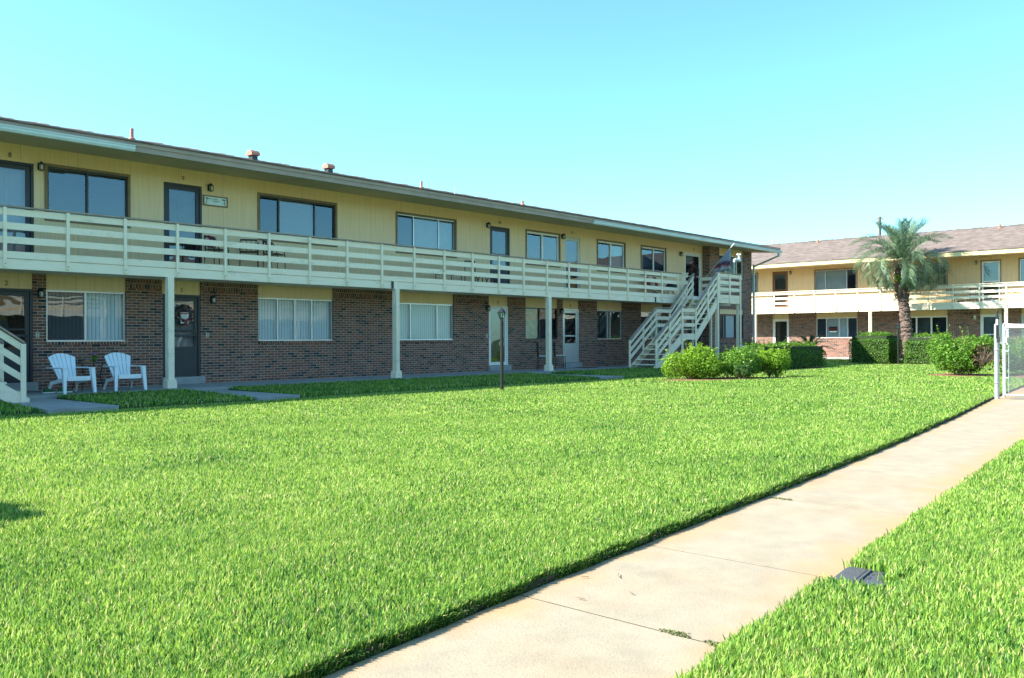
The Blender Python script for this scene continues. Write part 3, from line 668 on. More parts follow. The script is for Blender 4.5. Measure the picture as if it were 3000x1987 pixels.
# sidewalk: slabs split at the joints
jx = [-6, -4, -2.5, -1.0, .35, 1.75, 3.17, 4.44, 6.38, 8.2, 10.4, 12.72, 15, 17.3, 19.6, 22, 24, 27, 30]
mb = MB()
for i in range(len(jx) - 1):
    a, b = jx[i] + .007, jx[i + 1] - .007; n = 6
    q = np.linspace(a, b, n); sk = .05
    pl = [(x - sk * 0, float(YLf(x)) + .0) for x in q] + [(x, float(YRf(x))) for x in q[::-1]]
    mb.prism(pl, -.14, -.028, 'z')
o = mb.build('sidewalk', MT['walk'], None); o['kind'] = 'structure'
mb = MB(); mb.add([(x, float(YRf(x)) - .0, -.0300) for x in xs_] + [(x, float(YLf(x)) - .0, -.0300) for x in xs_[::-1]], [tuple(range(2 * len(xs_)))])
o = mb.build('joint_soil', MT['soil']); o['kind'] = 'structure'
# concrete along the house, cross walks and the walk along the lawn
def slabs(name, rects, z, mat, zb=-.13):
    mb = MB()
    for (x0, x1, y0, y1) in rects: mb.box(x0, x1, y0, y1, zb, z)
    o = mb.build(name, mat, None, .008); o['kind'] = 'structure'; return o
slabs('house_walk', [(-6 + 3.05 * k, -6 + 3.05 * (k + 1) - .01, 18.9, 21.03) for k in range(16)], .113, MT['slab'])
slabs('cross_walk', [(5.85, 7.05, 15.9, 17.4), (5.85, 7.05, 17.41, 18.89), (9.9, 10.9, 15.9, 17.4), (9.9, 10.9, 17.41, 18.89), (21.7, 22.85, 15.9, 17.4), (21.7, 22.85, 17.41, 18.89)], .045, MT['slab'])
slabs('lawn_walk', [(-8 + 1.6 * k, -8 + 1.6 * (k + 1) - .01, 15.24, 15.90) for k in range(24)], -.03, MT['slab'])
slabs('wing_walk', [(49.6, 50.9, -3 + 3 * k, -3 + 3 * (k + 1) - .01) for k in range(10)], .10, MT['slab'])
patches = [(-6, 5.8, 15.93, 18.87), (7.1, 9.85, 15.93, 18.87), (10.95, 21.65, 15.93, 18.87), (22.9, 30.3, 15.93, 18.87)]
mb = MB()
for x0, x1, y0, y1 in patches:
    mb.add([(x0, y0, .0), (x1, y0, .0), (x1, y1, .07), (x0, y1, .07), (x0, y0, -.13), (x1, y0, -.13), (x1, y1, -.13), (x0, y1, -.13)], [(0, 1, 2, 3), (0, 4, 5, 1), (1, 5, 6, 2), (2, 6, 7, 3), (3, 7, 4, 0)])
o = mb.build('yard_soil', MT['turf']); o['kind'] = 'structure'
MT['mulch'] = M('pine_mulch', (.20, .095, .045), .95, .5, 25, .9, 60)
def blob(cx, cy, rx, ry, z, name='mulch', rot=0, h=.03):
    mb = MB(); n = 40; pts = []
    for k in range(n):
        t = 2 * math.pi * k / n; r = 1 + .10 * math.sin(3 * t + cx) + .06 * math.sin(7 * t + cy); x, y = rx * r * math.cos(t), ry * r * math.sin(t)
        pts.append((cx + x * math.cos(rot) - y * math.sin(rot), cy + x * math.sin(rot) + y * math.cos(rot)))
    vs_ = [(x, y, z) for x, y in pts] + [(cx + (x - cx) * .6, cy + (y - cy) * .6, z + h) for x, y in pts] + [(cx, cy, z + h)]
    fs = [(i, (i + 1) % n, n + (i + 1) % n, n + i) for i in range(n)] + [(n + i, n + (i + 1) % n, 2 * n) for i in range(n)]
    mb.add(vs_, fs, 0, True); o = mb.build(name, MT['mulch']); o['kind'] = 'structure'; return (cx, cy, rx, ry, rot)
beds = [blob(23.4, 12.75, 2.6, 1.05, .004, rot=R(-22)), blob(30.3, 8.0, 1.7, 1.2, .004), blob(41.6, 13.9, 1.3, 3.2, .004), blob(32.8, 15.0, 3.2, 1.0, .004), blob(30.5, 5.9, 2.0, 1.1, .004)]

# ------------------------------------------------------------------ grass
grass_stops = [(0, (.032, .112, .028)), (.18, (.090, .228, .042)), (.45, (.212, .385, .050)), (.80, (.385, .528, .105)), (.90, (.52, .55, .21)), (1, (.63, .51, .27))]
MT['blade'] = leaf_mat('grass_blades', grass_stops, rough=.55, transl=.42, spec=.25)
def patchn(x, y):
    a = np.sin(x * 1.3 + 2.1 * np.sin(y * .7)) * np.cos(y * 1.7 + 1.3 * np.sin(x * .9)) + .6 * np.sin(x * 3.7 + y * 2.9) * np.sin(y * 4.1 - x * 1.9)
    b = np.sin(x * 9.3 + 3 * np.sin(y * 5.1)) * np.sin(y * 11.7 + 2.3 * np.sin(x * 6.7))
    c = -1.6 * np.exp(-(((x * .73 + y * 1.1 + 2.3 * np.sin(x * .6)) % 5.3 - 2.6) ** 2 + ((y * .81 - x * .5 + 1.7 * np.sin(y)) % 4.1 - 2.0) ** 2) * 5)
    return (a + .25 * b + c) / 1.7
def blades(px, py, pz, h, wd, lean=(.15, .80), az=None):
    n = len(px); az = RNG.uniform(0, 2 * np.pi, n) if az is None else az; ln = RNG.uniform(*lean, n); tw = RNG.uniform(-.9, .9, n) + az + np.pi / 2
    hh = h * RNG.uniform(.6, 1.25, n); ww = wd * RNG.uniform(.65, 1.2, n)
    dx, dy = np.cos(az), np.sin(az); sx, sy = np.cos(tw) * ww / 2, np.sin(tw) * ww / 2
    V = np.zeros((n, 5, 3)); mx = hh * .45 * np.sin(ln * .55); mz = hh * .55 * np.cos(ln * .5)
    tx = mx + hh * .5 * np.sin(ln * 1.15); tz = mz + hh * .5 * np.cos(ln * 1.15)
    V[:, 0] = np.stack([px - sx * .7, py - sy * .7, pz - .005], 1); V[:, 1] = np.stack([px + sx * .7, py + sy * .7, pz - .005], 1)
    V[:, 2] = np.stack([px + dx * mx + sx, py + dy * mx + sy, pz + mz], 1); V[:, 3] = np.stack([px + dx * mx - sx, py + dy * mx - sy, pz + mz], 1)
    V[:, 4] = np.stack([px + dx * tx, py + dy * tx, pz + tz], 1)
    return V
def grass_obj(name, label, parts):
    Vs, Rs = [], []
    for (px, py, pz, h, wd, shift, *ex) in parts:
        V = blades(px, py, pz, h, wd, *(ex if ex else [])); n = len(px)
        r = np.clip(RNG.beta(1.35, 1.35, n) * .86 + .13 * patchn(px, py) + shift, 0, .86)
        yel = RNG.uniform(0, 1, n) < .06 + .05 * np.clip(patchn(px * .37 + 5, py * .41), 0, 1); r[yel] = RNG.uniform(.88, 1, yel.sum())
        Vs.append(V); Rs.append(np.repeat(r, 5))
    V = np.concatenate(Vs); n = len(V); i = np.arange(n)[:, None] * 5
    F4 = i + np.array([[0, 1, 2, 3]]); F3 = i + np.array([[3, 2, 4]])
    me = npmesh(name, V.reshape(-1, 3), F4, np.concatenate(Rs), MT['blade'], F3)
    o = bpy.data.objects.new(name, me); col.objects.link(o); return tag(o, label, 'grass', None, 'stuff')
def inbed(x, y):
    k = np.zeros(len(x), bool)
    for cx, cy, rx, ry, rt in beds:
        dx, dy = x - cx, y - cy; u = dx * math.cos(rt) + dy * math.sin(rt); v = -dx * math.sin(rt) + dy * math.cos(rt); k |= (u / rx) ** 2 + (v / ry) ** 2 < .93
    return k
VB = (4.47, 1.655)
fx, fy = .7426, .6697
def sample(n, x0, x1, y0, y1):
    return RNG.uniform(x0, x1, n), RNG.uniform(y0, y1, n)
def ringsel(x, y, r0, r1, ang=39):
    r = np.hypot(x, y); a = np.degrees(np.arctan2(y, x)) - 42.05
    return (r >= r0) & (r < r1) & (np.abs(a) < ang + 12 * np.exp(-r / 4))
def clump(x, y, s=.03):
    """pull blades towards tuft centres"""
    k = len(x); g = RNG.uniform(-.5, .5, (k, 2)); cx = (np.floor(x / .06) + .5 + .35 * np.sin(np.floor(y / .06) * 12.9)) * .06; cy = (np.floor(y / .06) + .5 + .35 * np.sin(np.floor(x / .06) * 78.2)) * .06
    return x + (cx - x) * .18, y + (cy - y) * .18
def lawn_parts(region, rings):
    out = []
    for r0, r1, dens, h, wd in rings:
        R1 = min(r1, 60); a0, a1 = 42.05 - 52, 42.05 + 52
        bx0, bx1, by0, by1 = -2 if r0 < 14 else 0, R1, -R1 * .35, min(R1, 21)
        bx0 = max(bx0, -2.5); bx1 = min(bx1, 50.5); n = int((bx1 - bx0) * (by1 - by0) * dens)
        x, y = sample(n, bx0, bx1, by0, by1); k = ringsel(x, y, r0, r1); x, y = x[k], y[k]
        k = region(x, y); x, y = x[k], y[k]
        hv = h * (1 + .22 * patchn(x * .9 + 3, y * .9)); out.append((x, y, np.zeros(len(x)), hv, wd, 0.0))
    return out
def court(x, y):
    yy = np.where(x > 24.5, np.interp(x, [24.5, 27.5, 36.5, 41, 60], [15.2, 16.9, 18.2, 20.5, 20.5]), 15.2)
    return (y > YLf(x) + .030) & (y < yy) & ~inbed(x, y) & (x < 49.4)
def right(x, y):
    bx = (np.abs(x - VB[0] + .10) < .25) & (np.abs(y - VB[1] + .035) < .175)
    return (y < YRf(x) - .0) & (x < 49.4) & ~bx & ~inbed(x, y)
def beyond(x, y): return (x > 19.8) & (y > YRf(x)) & (y < 6)
rings = [(1.2, 3.6, 17000, .044, .0060), (3.6, 6, 11500, .045, .0070), (6, 9, 6500, .047, .0086), (9, 14, 3400, .050, .0112), (14, 22, 1500, .054, .017), (22, 34, 600, .060, .027), (34, 52, 240, .066, .042)]
P1 = lawn_parts(court, rings)
# shaggy edge that overhangs the walk trench
n = 34000; x = RNG.uniform(.8, 19, n) ** 1.0; x = 1.0 + (19 - 1.0) * RNG.uniform(0, 1, n) ** 1.9
y = YLf(x) + .018 + .012 * np.sin(x * 9.7) + np.abs(RNG.normal(0, .022, n)); P1.append((x, y, np.full(n, -.010), .046 + 0 * x, .0085, -.10))
n = 16000; x = 1.0 + 12 * RNG.uniform(0, 1, n) ** 2.0; g_ = np.clip(.5 + .8 * np.sin(x * 3.1) * np.sin(x * 7.7 + 1), .15, 1); k = RNG.uniform(0, 1, n) < g_; x = x[k]; n = len(x)
P1.append((x, YLf(x) + .012 + RNG.normal(0, .004, n), RNG.uniform(-.05, 0.0, n), .034 + 0 * x, .0065, -.25, (.7, 1.9), RNG.normal(-np.pi / 2 + .1, .7, n)))
grass_obj('courtyard_grass', 'bright green mown lawn of broad blades filling the courtyard left of the sidewalk', P1)
P2 = lawn_parts(right, rings)
n = 16000; x = 1.6 + (16 - 1.6) * RNG.uniform(0, 1, n) ** 1.9; y = YRf(x) + RNG.normal(0, .022, n) - .01 + .015 * np.sin(x * 6.3)
k = ~((np.abs(x - VB[0] + .08) < .25)); x, y = x[k], y[k]; P2.append((x, y, np.full(len(x), -.02), .046 + 0 * x, .0085, -.02))
# short blades round the valve box
n = 900; bxx = VB[0] - .10 + RNG.uniform(-.25, .25, n); byy = VB[1] - .035 + RNG.uniform(-.175, .175, n); k = (np.abs(bxx - VB[0]) > .16) | (byy < VB[1] - .14)
P2.append((bxx[k], byy[k], np.zeros(k.sum()), np.full(k.sum(), .034), .008, -.05))
n = 260; bxx = VB[0] + RNG.uniform(-.05, .22, n); byy = VB[1] - .135 + RNG.normal(0, .02, n); P2.append((bxx, byy, np.zeros(n), np.full(n, .055), .009, 0))
grass_obj('verge_grass', 'bright green mown lawn right of the sidewalk around the valve box', P2)
P3 = []
for x0, x1, y0, y1 in patches:
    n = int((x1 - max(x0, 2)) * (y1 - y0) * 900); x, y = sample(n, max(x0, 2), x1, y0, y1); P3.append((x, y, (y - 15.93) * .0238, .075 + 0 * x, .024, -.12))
grass_obj('shaded_grass', 'dark green grass strips in the shade between the house walk and the lawn walk', P3)

# ------------------------------------------------------------------ shrubs and hedges
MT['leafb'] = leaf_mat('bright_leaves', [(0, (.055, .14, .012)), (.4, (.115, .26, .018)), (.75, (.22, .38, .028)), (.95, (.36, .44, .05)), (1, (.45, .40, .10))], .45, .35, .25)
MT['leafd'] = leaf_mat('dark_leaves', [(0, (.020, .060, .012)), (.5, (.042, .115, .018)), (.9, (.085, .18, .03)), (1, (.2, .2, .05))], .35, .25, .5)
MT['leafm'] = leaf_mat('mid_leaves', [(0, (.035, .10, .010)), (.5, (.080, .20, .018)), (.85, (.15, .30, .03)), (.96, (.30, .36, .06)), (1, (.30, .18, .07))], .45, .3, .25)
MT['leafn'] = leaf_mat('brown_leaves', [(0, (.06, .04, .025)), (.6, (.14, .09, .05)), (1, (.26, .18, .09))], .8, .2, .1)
MT['twig'] = M('twigs', (.15, .11, .08), .9, .3, 20)
def leaves_mesh(name, P, N, size, rnd, mat):
    """P points, N outward directions: one folded leaf (two quads as diamond) each"""
    n = len(P); d = N + RNG.normal(0, .75, (n, 3)); d[:, 2] += .25; d /= np.linalg.norm(d, axis=1)[:, None]
    a = np.cross(d, RNG.normal(0, 1, (n, 3))); a /= np.linalg.norm(a, axis=1)[:, None]; b = np.cross(d, a)
    s = size * RNG.uniform(.6, 1.3, n)[:, None]
    V = np.zeros((n, 4, 3)); V[:, 0] = P - a * s * .6; V[:, 1] = P - b * s * .32 + d * s * .08; V[:, 2] = P + a * s * .6; V[:, 3] = P + b * s * .32 + d * s * .08
    F = np.arange(n)[:, None] * 4 + np.array([[0, 1, 2, 3]])
    return npmesh(name, V.reshape(-1, 3), F, np.repeat(rnd, 4), mat)
def shrub(name, label, cat, cx, cy, rx, ry, h, mat, n=9000, leaf=.055, lumps=14, group=None, seed=0, rot=0, skirt=.12, shoots=42, hole=None):
    rg = np.random.default_rng(seed + 5); root = empty(name, (cx, cy, 0), rot, label=label, cat=cat, group=group)
    # lumpy crown made from overlapping ellipsoids with leaves near their shells
    C = []; 
    for k in range(lumps):
        t = rg.uniform(0, 2 * np.pi); rr = rg.uniform(.1, .68) ** .7; z = rg.uniform(.34, .74) * h
        C.append((rx * rr * math.cos(t), ry * rr * math.sin(t), z, rg.uniform(.26, .42) * min(rx, ry, h * .8) * 1.25))
    C.append((0, 0, h * .5, min(rx, ry, h * .7) * .75)); C = np.array(C); Ps, Ns = [], []; tot = (C[:, 3] ** 2).sum()
    for c in C:
        k = int(n * c[3] ** 2 / tot); v = rg.normal(0, 1, (k, 3)); v /= np.linalg.norm(v, axis=1)[:, None]; r = c[3] * rg.uniform(.55, 1.04, k) ** .6
        Ps.append(c[:3] + v * r[:, None]); Ns.append(v)
    P = np.concatenate(Ps); N = np.concatenate(Ns)
    # shoots sticking out of the top
    for k in range(shoots):
        c = C[rg.integers(len(C))]; v = rg.normal(0, .6, 3); v[2] = abs(v[2]) + .9; v /= np.linalg.norm(v); L = rg.uniform(.08, .30) * h; m_ = 12
        q = c[:3] + v * (c[3] * .95 + np.linspace(0, L, m_)[:, None]) + rg.normal(0, .015, (m_, 3)); P = np.concatenate([P, q]); N = np.concatenate([N, np.repeat(v[None], m_, 0)])
    keep = P[:, 2] > skirt * h * rg.uniform(.3, 1.2, len(P))
    if hole is not None:
        hd = np.linalg.norm((P - np.array(hole[:3])) / np.array(hole[3:6]), axis=1); keep &= hd > 1
    P, N = P[keep], N[keep]
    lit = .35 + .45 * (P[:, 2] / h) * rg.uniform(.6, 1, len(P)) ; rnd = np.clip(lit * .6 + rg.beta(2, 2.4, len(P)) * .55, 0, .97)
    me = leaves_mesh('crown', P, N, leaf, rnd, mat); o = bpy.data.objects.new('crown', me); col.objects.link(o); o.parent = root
    tb = MB()
    for k in range(16):
        t = rg.uniform(0, 2 * np.pi); c = C[rg.integers(len(C))]; b0 = (rx * .25 * math.cos(t), ry * .25 * math.sin(t), 0)
        mid = tuple((b0[i] + c[i]) / 2 + rg.normal(0, .04) for i in range(3)); tb.tube([b0, mid, tuple(c[:3])], [.016, .012, .006], 5)
    if hole is not None:
        for k in range(60):
            v = rg.normal(0, 1, 3); v /= np.linalg.norm(v); q = np.array(hole[:3]); e = q + v * np.array(hole[3:6]) * rg.uniform(.7, 1.15); tb.tube([tuple(q + np.array([0, .1, -.25])), tuple((q + e) / 2 + rg.normal(0, .04, 3)), tuple(e)], [.007, .005, .003], 4)
    tb.build('stems', MT['twig'], root)
    if hole is not None:
        k = 190; v = rg.normal(0, 1, (k, 3)); v /= np.linalg.norm(v, axis=1)[:, None]; q = np.array(hole[:3]) + v * np.array(hole[3:6]) * rg.uniform(.75, 1.1, k)[:, None]
        me = leaves_mesh('dead_leaves', q, v, leaf, rg.uniform(0, 1, k), MT['leafn']); o = bpy.data.objects.new('dead_leaves', me); col.objects.link(o); o.parent = root
    return root
def hedge(label, x0, x1, y0, y1, h, mat, n=16000, leaf=.045, seed=1, rot=0, top='even'):
    rg = np.random.default_rng(seed); cx, cy = (x0 + x1) / 2, (y0 + y1) / 2; root = empty('clipped_hedge', (cx, cy, 0), rot, label=label, cat='hedge', group='clipped box hedges'); hx, hy = (x1 - x0) / 2, (y1 - y0) / 2
    A = [4 * hx * hy, 2 * hx * h, 2 * hx * h, 2 * hy * h, 2 * hy * h]; tot = sum(A); Ps, Ns = [], []
    for i, a in enumerate(A):
        k = int(n * a / tot); u = rg.uniform(-1, 1, k); v = rg.uniform(-1, 1, k); dep = -np.abs(rg.normal(0, .045, k)); w01 = (v + 1) / 2
        wob = .035 * np.sin(u * 5 + seed) + .03 * np.sin(v * 7 + i)
        if i == 0: P = np.stack([u * hx, v * hy, h + dep + wob], 1); N = np.tile([0, 0, 1.], (k, 1))
        elif i in (1, 2): s = 1 if i == 1 else -1; P = np.stack([u * hx, s * (hy + dep + wob), .06 + w01 * (h - .06)], 1); N = np.tile([0, s * 1., 0], (k, 1))
        else: s = 1 if i == 3 else -1; P = np.stack([s * (hx + dep + wob), u * hy, .06 + w01 * (h - .06)], 1); N = np.tile([s * 1., 0, 0], (k, 1))
        Ps.append(P); Ns.append(N)
    P = np.concatenate(Ps); N = np.concatenate(Ns); hr = .36   # rounded shoulders
    for ax, hh in ((0, hx), (1, hy)):
        e = np.clip((np.abs(P[:, ax]) - (hh - hr)) / hr, 0, 1); f = np.clip((P[:, 2] - (h - hr)) / hr, 0, 1); both = e * f
        P[:, 2] -= both * hr * .5; P[:, ax] -= np.sign(P[:, ax]) * both * hr * .5
    for k in range(int(60 * hx * hy)):               # soft new shoots above the clipped top
        q0 = np.array([rg.uniform(-hx, hx) * .9, rg.uniform(-hy, hy) * .9, h - .03]); m_ = 8; L = rg.uniform(.05, .16); v = rg.normal(0, .25, 3); v[2] = 1
        P = np.concatenate([P, q0 + v * np.linspace(0, L, m_)[:, None] + rg.normal(0, .012, (m_, 3))]); N = np.concatenate([N, np.repeat(v[None], m_, 0)])
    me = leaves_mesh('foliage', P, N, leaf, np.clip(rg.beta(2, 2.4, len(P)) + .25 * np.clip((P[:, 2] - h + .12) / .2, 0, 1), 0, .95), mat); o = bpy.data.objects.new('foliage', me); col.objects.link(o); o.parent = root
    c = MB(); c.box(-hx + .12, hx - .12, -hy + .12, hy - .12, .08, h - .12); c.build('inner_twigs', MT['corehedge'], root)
    return root
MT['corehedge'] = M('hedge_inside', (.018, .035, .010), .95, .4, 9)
shrub('shrub', 'bright green loose bush nearest the stairs, leftmost of three on the mulch', 'bush', 22.75, 13.35, .92, .80, .95, MT['leafb'], 9500, .062, 15, 'loose bushes on the mulch bed', 1)
shrub('shrub', 'green bush in the middle of the mulch bed, between the two brighter bushes', 'bush', 24.05, 12.45, .84, .66, .95, MT['leafm'], 8500, .055, 14, 'loose bushes on the mulch bed', 2)
shrub('shrub', 'smaller bright bush on the right end of the mulch bed near the hedge', 'bush', 24.98, 11.92, .72, .60, .92, MT['leafb'], 6500, .055, 12, 'loose bushes on the mulch bed', 3)
shrub('shrub', 'small dark spiky plant low in front of the middle bush', 'bush', 23.25, 12.05, .30, .28, .50, MT['leafd'], 1500, .045, 6, None, 9, shoots=10)
shrub('shrub', 'green bush beside the gate with a dead brown hollow', 'bush', 29.9, 7.95, .88, .92, 1.22, MT['leafm'], 13000, .062, 18, None, 4, hole=(-.35, -.70, .62, .48, .42, .42))
shrub('shrub', 'loose green bush seen through the chain-link gate', 'bush', 31.6, 6.2, 1.5, 1.2, 1.25, MT['leafm'], 12000, .06, 18, None, 5)
shrub('shrub', 'dark climbing plant at the brick corner beside the downspout', 'plant', 39.4, 20.0, .38, .35, 1.25, MT['leafd'], 1500, .07, 8, None, 6)
shrub('shrub', 'round shrub casting the shadow at the left edge of the lawn', 'bush', .46, 7.04, 1.40, .62, 1.22, MT['leafd'], 24000, .065, 22, None, 8, rot=R(42), shoots=6)
hedge('low dark clipped hedge behind the bushes, nearest the wing door', 29.6, 35.2, 14.5, 15.6, 1.0, MT['leafm'], 15000, .05, 1)
hedge('short clipped hedge in front of the ground floor brick bay window', 31.0, 35.5, 18.3, 18.9, .72, MT['leafd'], 5000, .05, 4)
hedge('tall clipped hedge left of the black lamp post, in front of the palm', 40.7, 42.6, 13.95, 15.75, 1.42, MT['leafm'], 13000, .05, 2)
hedge('tall clipped hedge right of the black lamp post', 40.9, 42.8, 11.6, 13.35, 1.34, MT['leafm'], 12500, .05, 3)

# ------------------------------------------------------------------ palms
MT['frond'] = leaf_mat('palm_leaflets', [(0, (.045, .09, .05)), (.5, (.115, .20, .105)), (.9, (.22, .31, .17)), (1, (.30, .34, .16))], .38, .28, .5)
MT['sago'] = leaf_mat('sago_leaflets', [(0, (.015, .045, .012)), (1, (.05, .10, .02))], .35, .15, .5)
MT['rachis'] = M('frond_stalk', (.20, .22, .11), .6, .2, 9); MT['boot'] = M('leaf_bases', (.10, .074, .058), .9, .45, 14, .8, 30)
def frond(root, name, base, az, el, L, drop, mat, nl=46, lw=.016, ll=.52, up=.55, stalk=.2, rg=None):
    """one feather leaf: curved stalk with rows of strap leaflets, all one mesh"""
    n = 26; pts = []; p = np.array(base, float); th = el; d = np.array([math.cos(az), math.sin(az)])
    for i in range(n):
        pts.append(p.copy()); s = i / (n - 1); th -= drop / n * (.35 + 1.5 * s); p = p + np.array([d[0] * math.cos(th), d[1] * math.cos(th), math.sin(th)]) * (L / n)
    pts = np.array(pts); side = np.array([-d[1], d[0], 0]); V, F, Rn = [], [], []
    for k in range(nl):
        s = stalk + (1 - stalk) * (k + .5) / nl; q = s * (n - 1); i = min(int(q), n - 2); c = pts[i] + (pts[i + 1] - pts[i]) * (q - i); tg = pts[i + 1] - pts[i]; tg /= np.linalg.norm(tg); nor = np.cross(side, tg)
        if nor[2] < 0: nor = -nor
        ln = ll * (math.sin(math.pi * min(1, .16 + .84 * (1 - (s - stalk) / (1 - stalk)) ** .8 * .95)) ** .6 * .8 + .25)
        for sg in (-1, 1):
            dr = side * sg * (.62 + rg.normal(0, .08)) + tg * (.72 + rg.normal(0, .07)) + nor * (up + rg.normal(0, .14)); dr /= np.linalg.norm(dr); wv = np.cross(dr, nor); wv /= np.linalg.norm(wv)
            m1 = c + dr * ln * .5; e = c + dr * ln * .95 + np.array([0, 0, -1]) * ln * (.16 + rg.uniform(0, .18)); b = len(V); w_ = lw / 2
            V += [c - wv * w_, c + wv * w_, m1 + wv * w_, m1 - wv * w_, e + wv * w_ * .3, e - wv * w_ * .3]; F += [(b, b + 1, b + 2, b + 3), (b + 3, b + 2, b + 4, b + 5)]; r = rg.uniform(0, .95); Rn += [r] * 6
    for i in range(n - 1):
        w0 = .022 * (1 - i / n) + .004; b = len(V)
        for q in (i, i + 1):
            V += [pts[q] - side * w0 / 2, pts[q] + side * w0 / 2]
        F.append((b, b + 1, b + 3, b + 2)); Rn += [1.0] * 4
    me = npmesh(name, np.array(V), np.array(F), Rn, mat); o = bpy.data.objects.new(name, me); col.objects.link(o); o.parent = root; return o
def palm(x, y):
    rg = np.random.default_rng(3); root = empty('palm_tree', (x, y, 0), 0, label='feathery blue-green palm with a curved rough trunk, standing before the sunlit wing', cat='palm tree')
    # trunk leans in the photo: foot to the right of the crown
    ax = [(-.32, -.42, 0.0), (-.28, -.36, .95), (-.18, -.24, 1.9), (-.06, -.09, 2.8), (0, 0, 3.6), (.02, .03, 4.3), (.02, .03, 4.95)]; rad = [.31, .29, .27, .25, .24, .29, .28]
    t = MB(); n = 20; P = []; rings_ = 64
    for i in range(rings_):
        q = i / (rings_ - 1) * (len(ax) - 1); k = min(int(q), len(ax) - 2); f = q - k; c = [ax[k][j] + (ax[k + 1][j] - ax[k][j]) * f for j in range(3)]; r = rad[k] + (rad[k + 1] - rad[k]) * f
        for a in range(n):
            tt = 2 * math.pi * a / n; rr = r * (1 + .07 * math.sin(i * 2.1 + a * 1.26) + .05 * rg.uniform(-1, 1) + (.06 if (i % 3 == 0) else -.03)); P.append((c[0] + rr * math.cos(tt), c[1] + rr * math.sin(tt), c[2]))
    F = [(i * n + a, i * n + (a + 1) % n, (i + 1) * n + (a + 1) % n, (i + 1) * n + a) for i in range(rings_ - 1) for a in range(n)]
    t.add(P, F, 0, False); t.build('trunk', MT['bark'], root)
    bt = MB()
    for i in range(150):                           # old leaf bases standing out from the upper trunk
        z = rg.uniform(3.2, 5.0); a = rg.uniform(0, 2 * math.pi); r = .26; c = Vector((.01 + r * math.cos(a), .01 + r * math.sin(a), z)); d = Vector((math.cos(a), math.sin(a), 1.5)).normalized(); L = rg.uniform(.18, .42) * (1 if z > 3.7 else .6)
        s = Vector((-math.sin(a), math.cos(a), 0)); e = c + d * L; w0, w1 = .075, .03; o_ = Vector((math.cos(a), math.sin(a), 0)) * .03
        bt.add([c - s * w0, c + s * w0, e + s * w1, e - s * w1, c - s * w0 + o_, c + s * w0 + o_, e + s * w1 + o_ * .6, e - s * w1 + o_ * .6], [(0, 1, 2, 3), (4, 7, 6, 5), (0, 3, 7, 4), (1, 5, 6, 2), (3, 2, 6, 7)])
    bt.build('leaf_bases', MT['boot'], root); bt = MB()
    for i in range(170):                           # lower scars as short scales
        z = rg.uniform(.1, 3.3); k = max(q_ for q_ in range(6) if ax[q_][2] <= z); f = min(1, (z - ax[k][2]) / (ax[k + 1][2] - ax[k][2])); cx = ax[k][0] + (ax[k + 1][0] - ax[k][0]) * f; cy = ax[k][1] + (ax[k + 1][1] - ax[k][1]) * f; r = rad[k] + (rad[k + 1] - rad[k]) * f
        a = rg.uniform(0, 2 * math.pi); c = Vector((cx + r * math.cos(a) * .97, cy + r * math.sin(a) * .97, z)); s = Vector((-math.sin(a), math.cos(a), 0)) * .10; o_ = Vector((math.cos(a), math.sin(a), 0)) * .05
        bt.add([c - s, c + s, c + s * .8 + o_ + Vector((0, 0, .03)), c - s * .8 + o_ + Vector((0, 0, .03)), c - s * .8 + Vector((0, 0, .09)), c + s * .8 + Vector((0, 0, .09))], [(0, 1, 2, 3), (3, 2, 5, 4)])
    bt.build('leaf_scars', MT['boot'], root)
    k = 0
    for (cnt, el, L, drop) in ((12, 1.42, 2.7, .9), (14, 1.15, 2.85, 1.7), (15, .80, 2.8, 2.3), (14, .40, 2.6, 2.5), (9, .05, 2.2, 2.1)):
        for i in range(cnt):
            az = 2 * math.pi * (i + rg.uniform(-.25, .25)) / cnt + k * .7; k += 1
            frond(root, 'frond', (.02 + .12 * math.cos(az), .03 + .12 * math.sin(az), 4.95 + rg.uniform(-.1, .25)), az, el + rg.uniform(-.12, .12), L * rg.uniform(.88, 1.1), drop * rg.uniform(.85, 1.12), MT['frond'], 62, .019, .56, .50, .14, rg)
    fr = MB()
    for i in range(5):
        a = rg.uniform(0, 6.28); c = (.3 * math.cos(a), .3 * math.sin(a), 4.75); e = (.55 * math.cos(a), .55 * math.sin(a), 4.25); fr.tube([c, ((c[0] + e[0]) / 2 * 1.15, (c[1] + e[1]) / 2 * 1.15, 4.6), e], [.02, .05, .02], 6)
    fr.build('flower_spathe', MT['beige'], root)
    k = 500; v = rg.normal(0, 1, (k, 3)); v /= np.linalg.norm(v, axis=1)[:, None]; me = leaves_mesh('air_plant', np.array([-.28, .12, 4.3]) + v * np.array([.17, .17, .24]) * rg.uniform(.6, 1, k)[:, None], v, .07, rg.uniform(.3, 1, k), MT['leafb']); o = bpy.data.objects.new('air_plant', me); col.objects.link(o); o.parent = root
    return root
palm(47.45, 15.55)
sg = empty('sago_palm', (45.6, 19.7, 0), 0, label='low dark sago palm with stiff arching fronds above the low clipped hedge', cat='sago palm')
rg_ = np.random.default_rng(8)
for i in range(26):
    az = i * 2.4; el = [1.2, .85, .5][i % 3]; frond(sg, 'frond', (.06 * math.cos(az), .06 * math.sin(az), .55), az, el, 1.2, 1.0, MT['sago'], 30, .022, .20, .25, .15, rg_)
tt = MB(); tt.lathe([(.17, 0), (.2, .3), (.14, .6)], 12); tt.build('trunk', MT['boot'], sg)

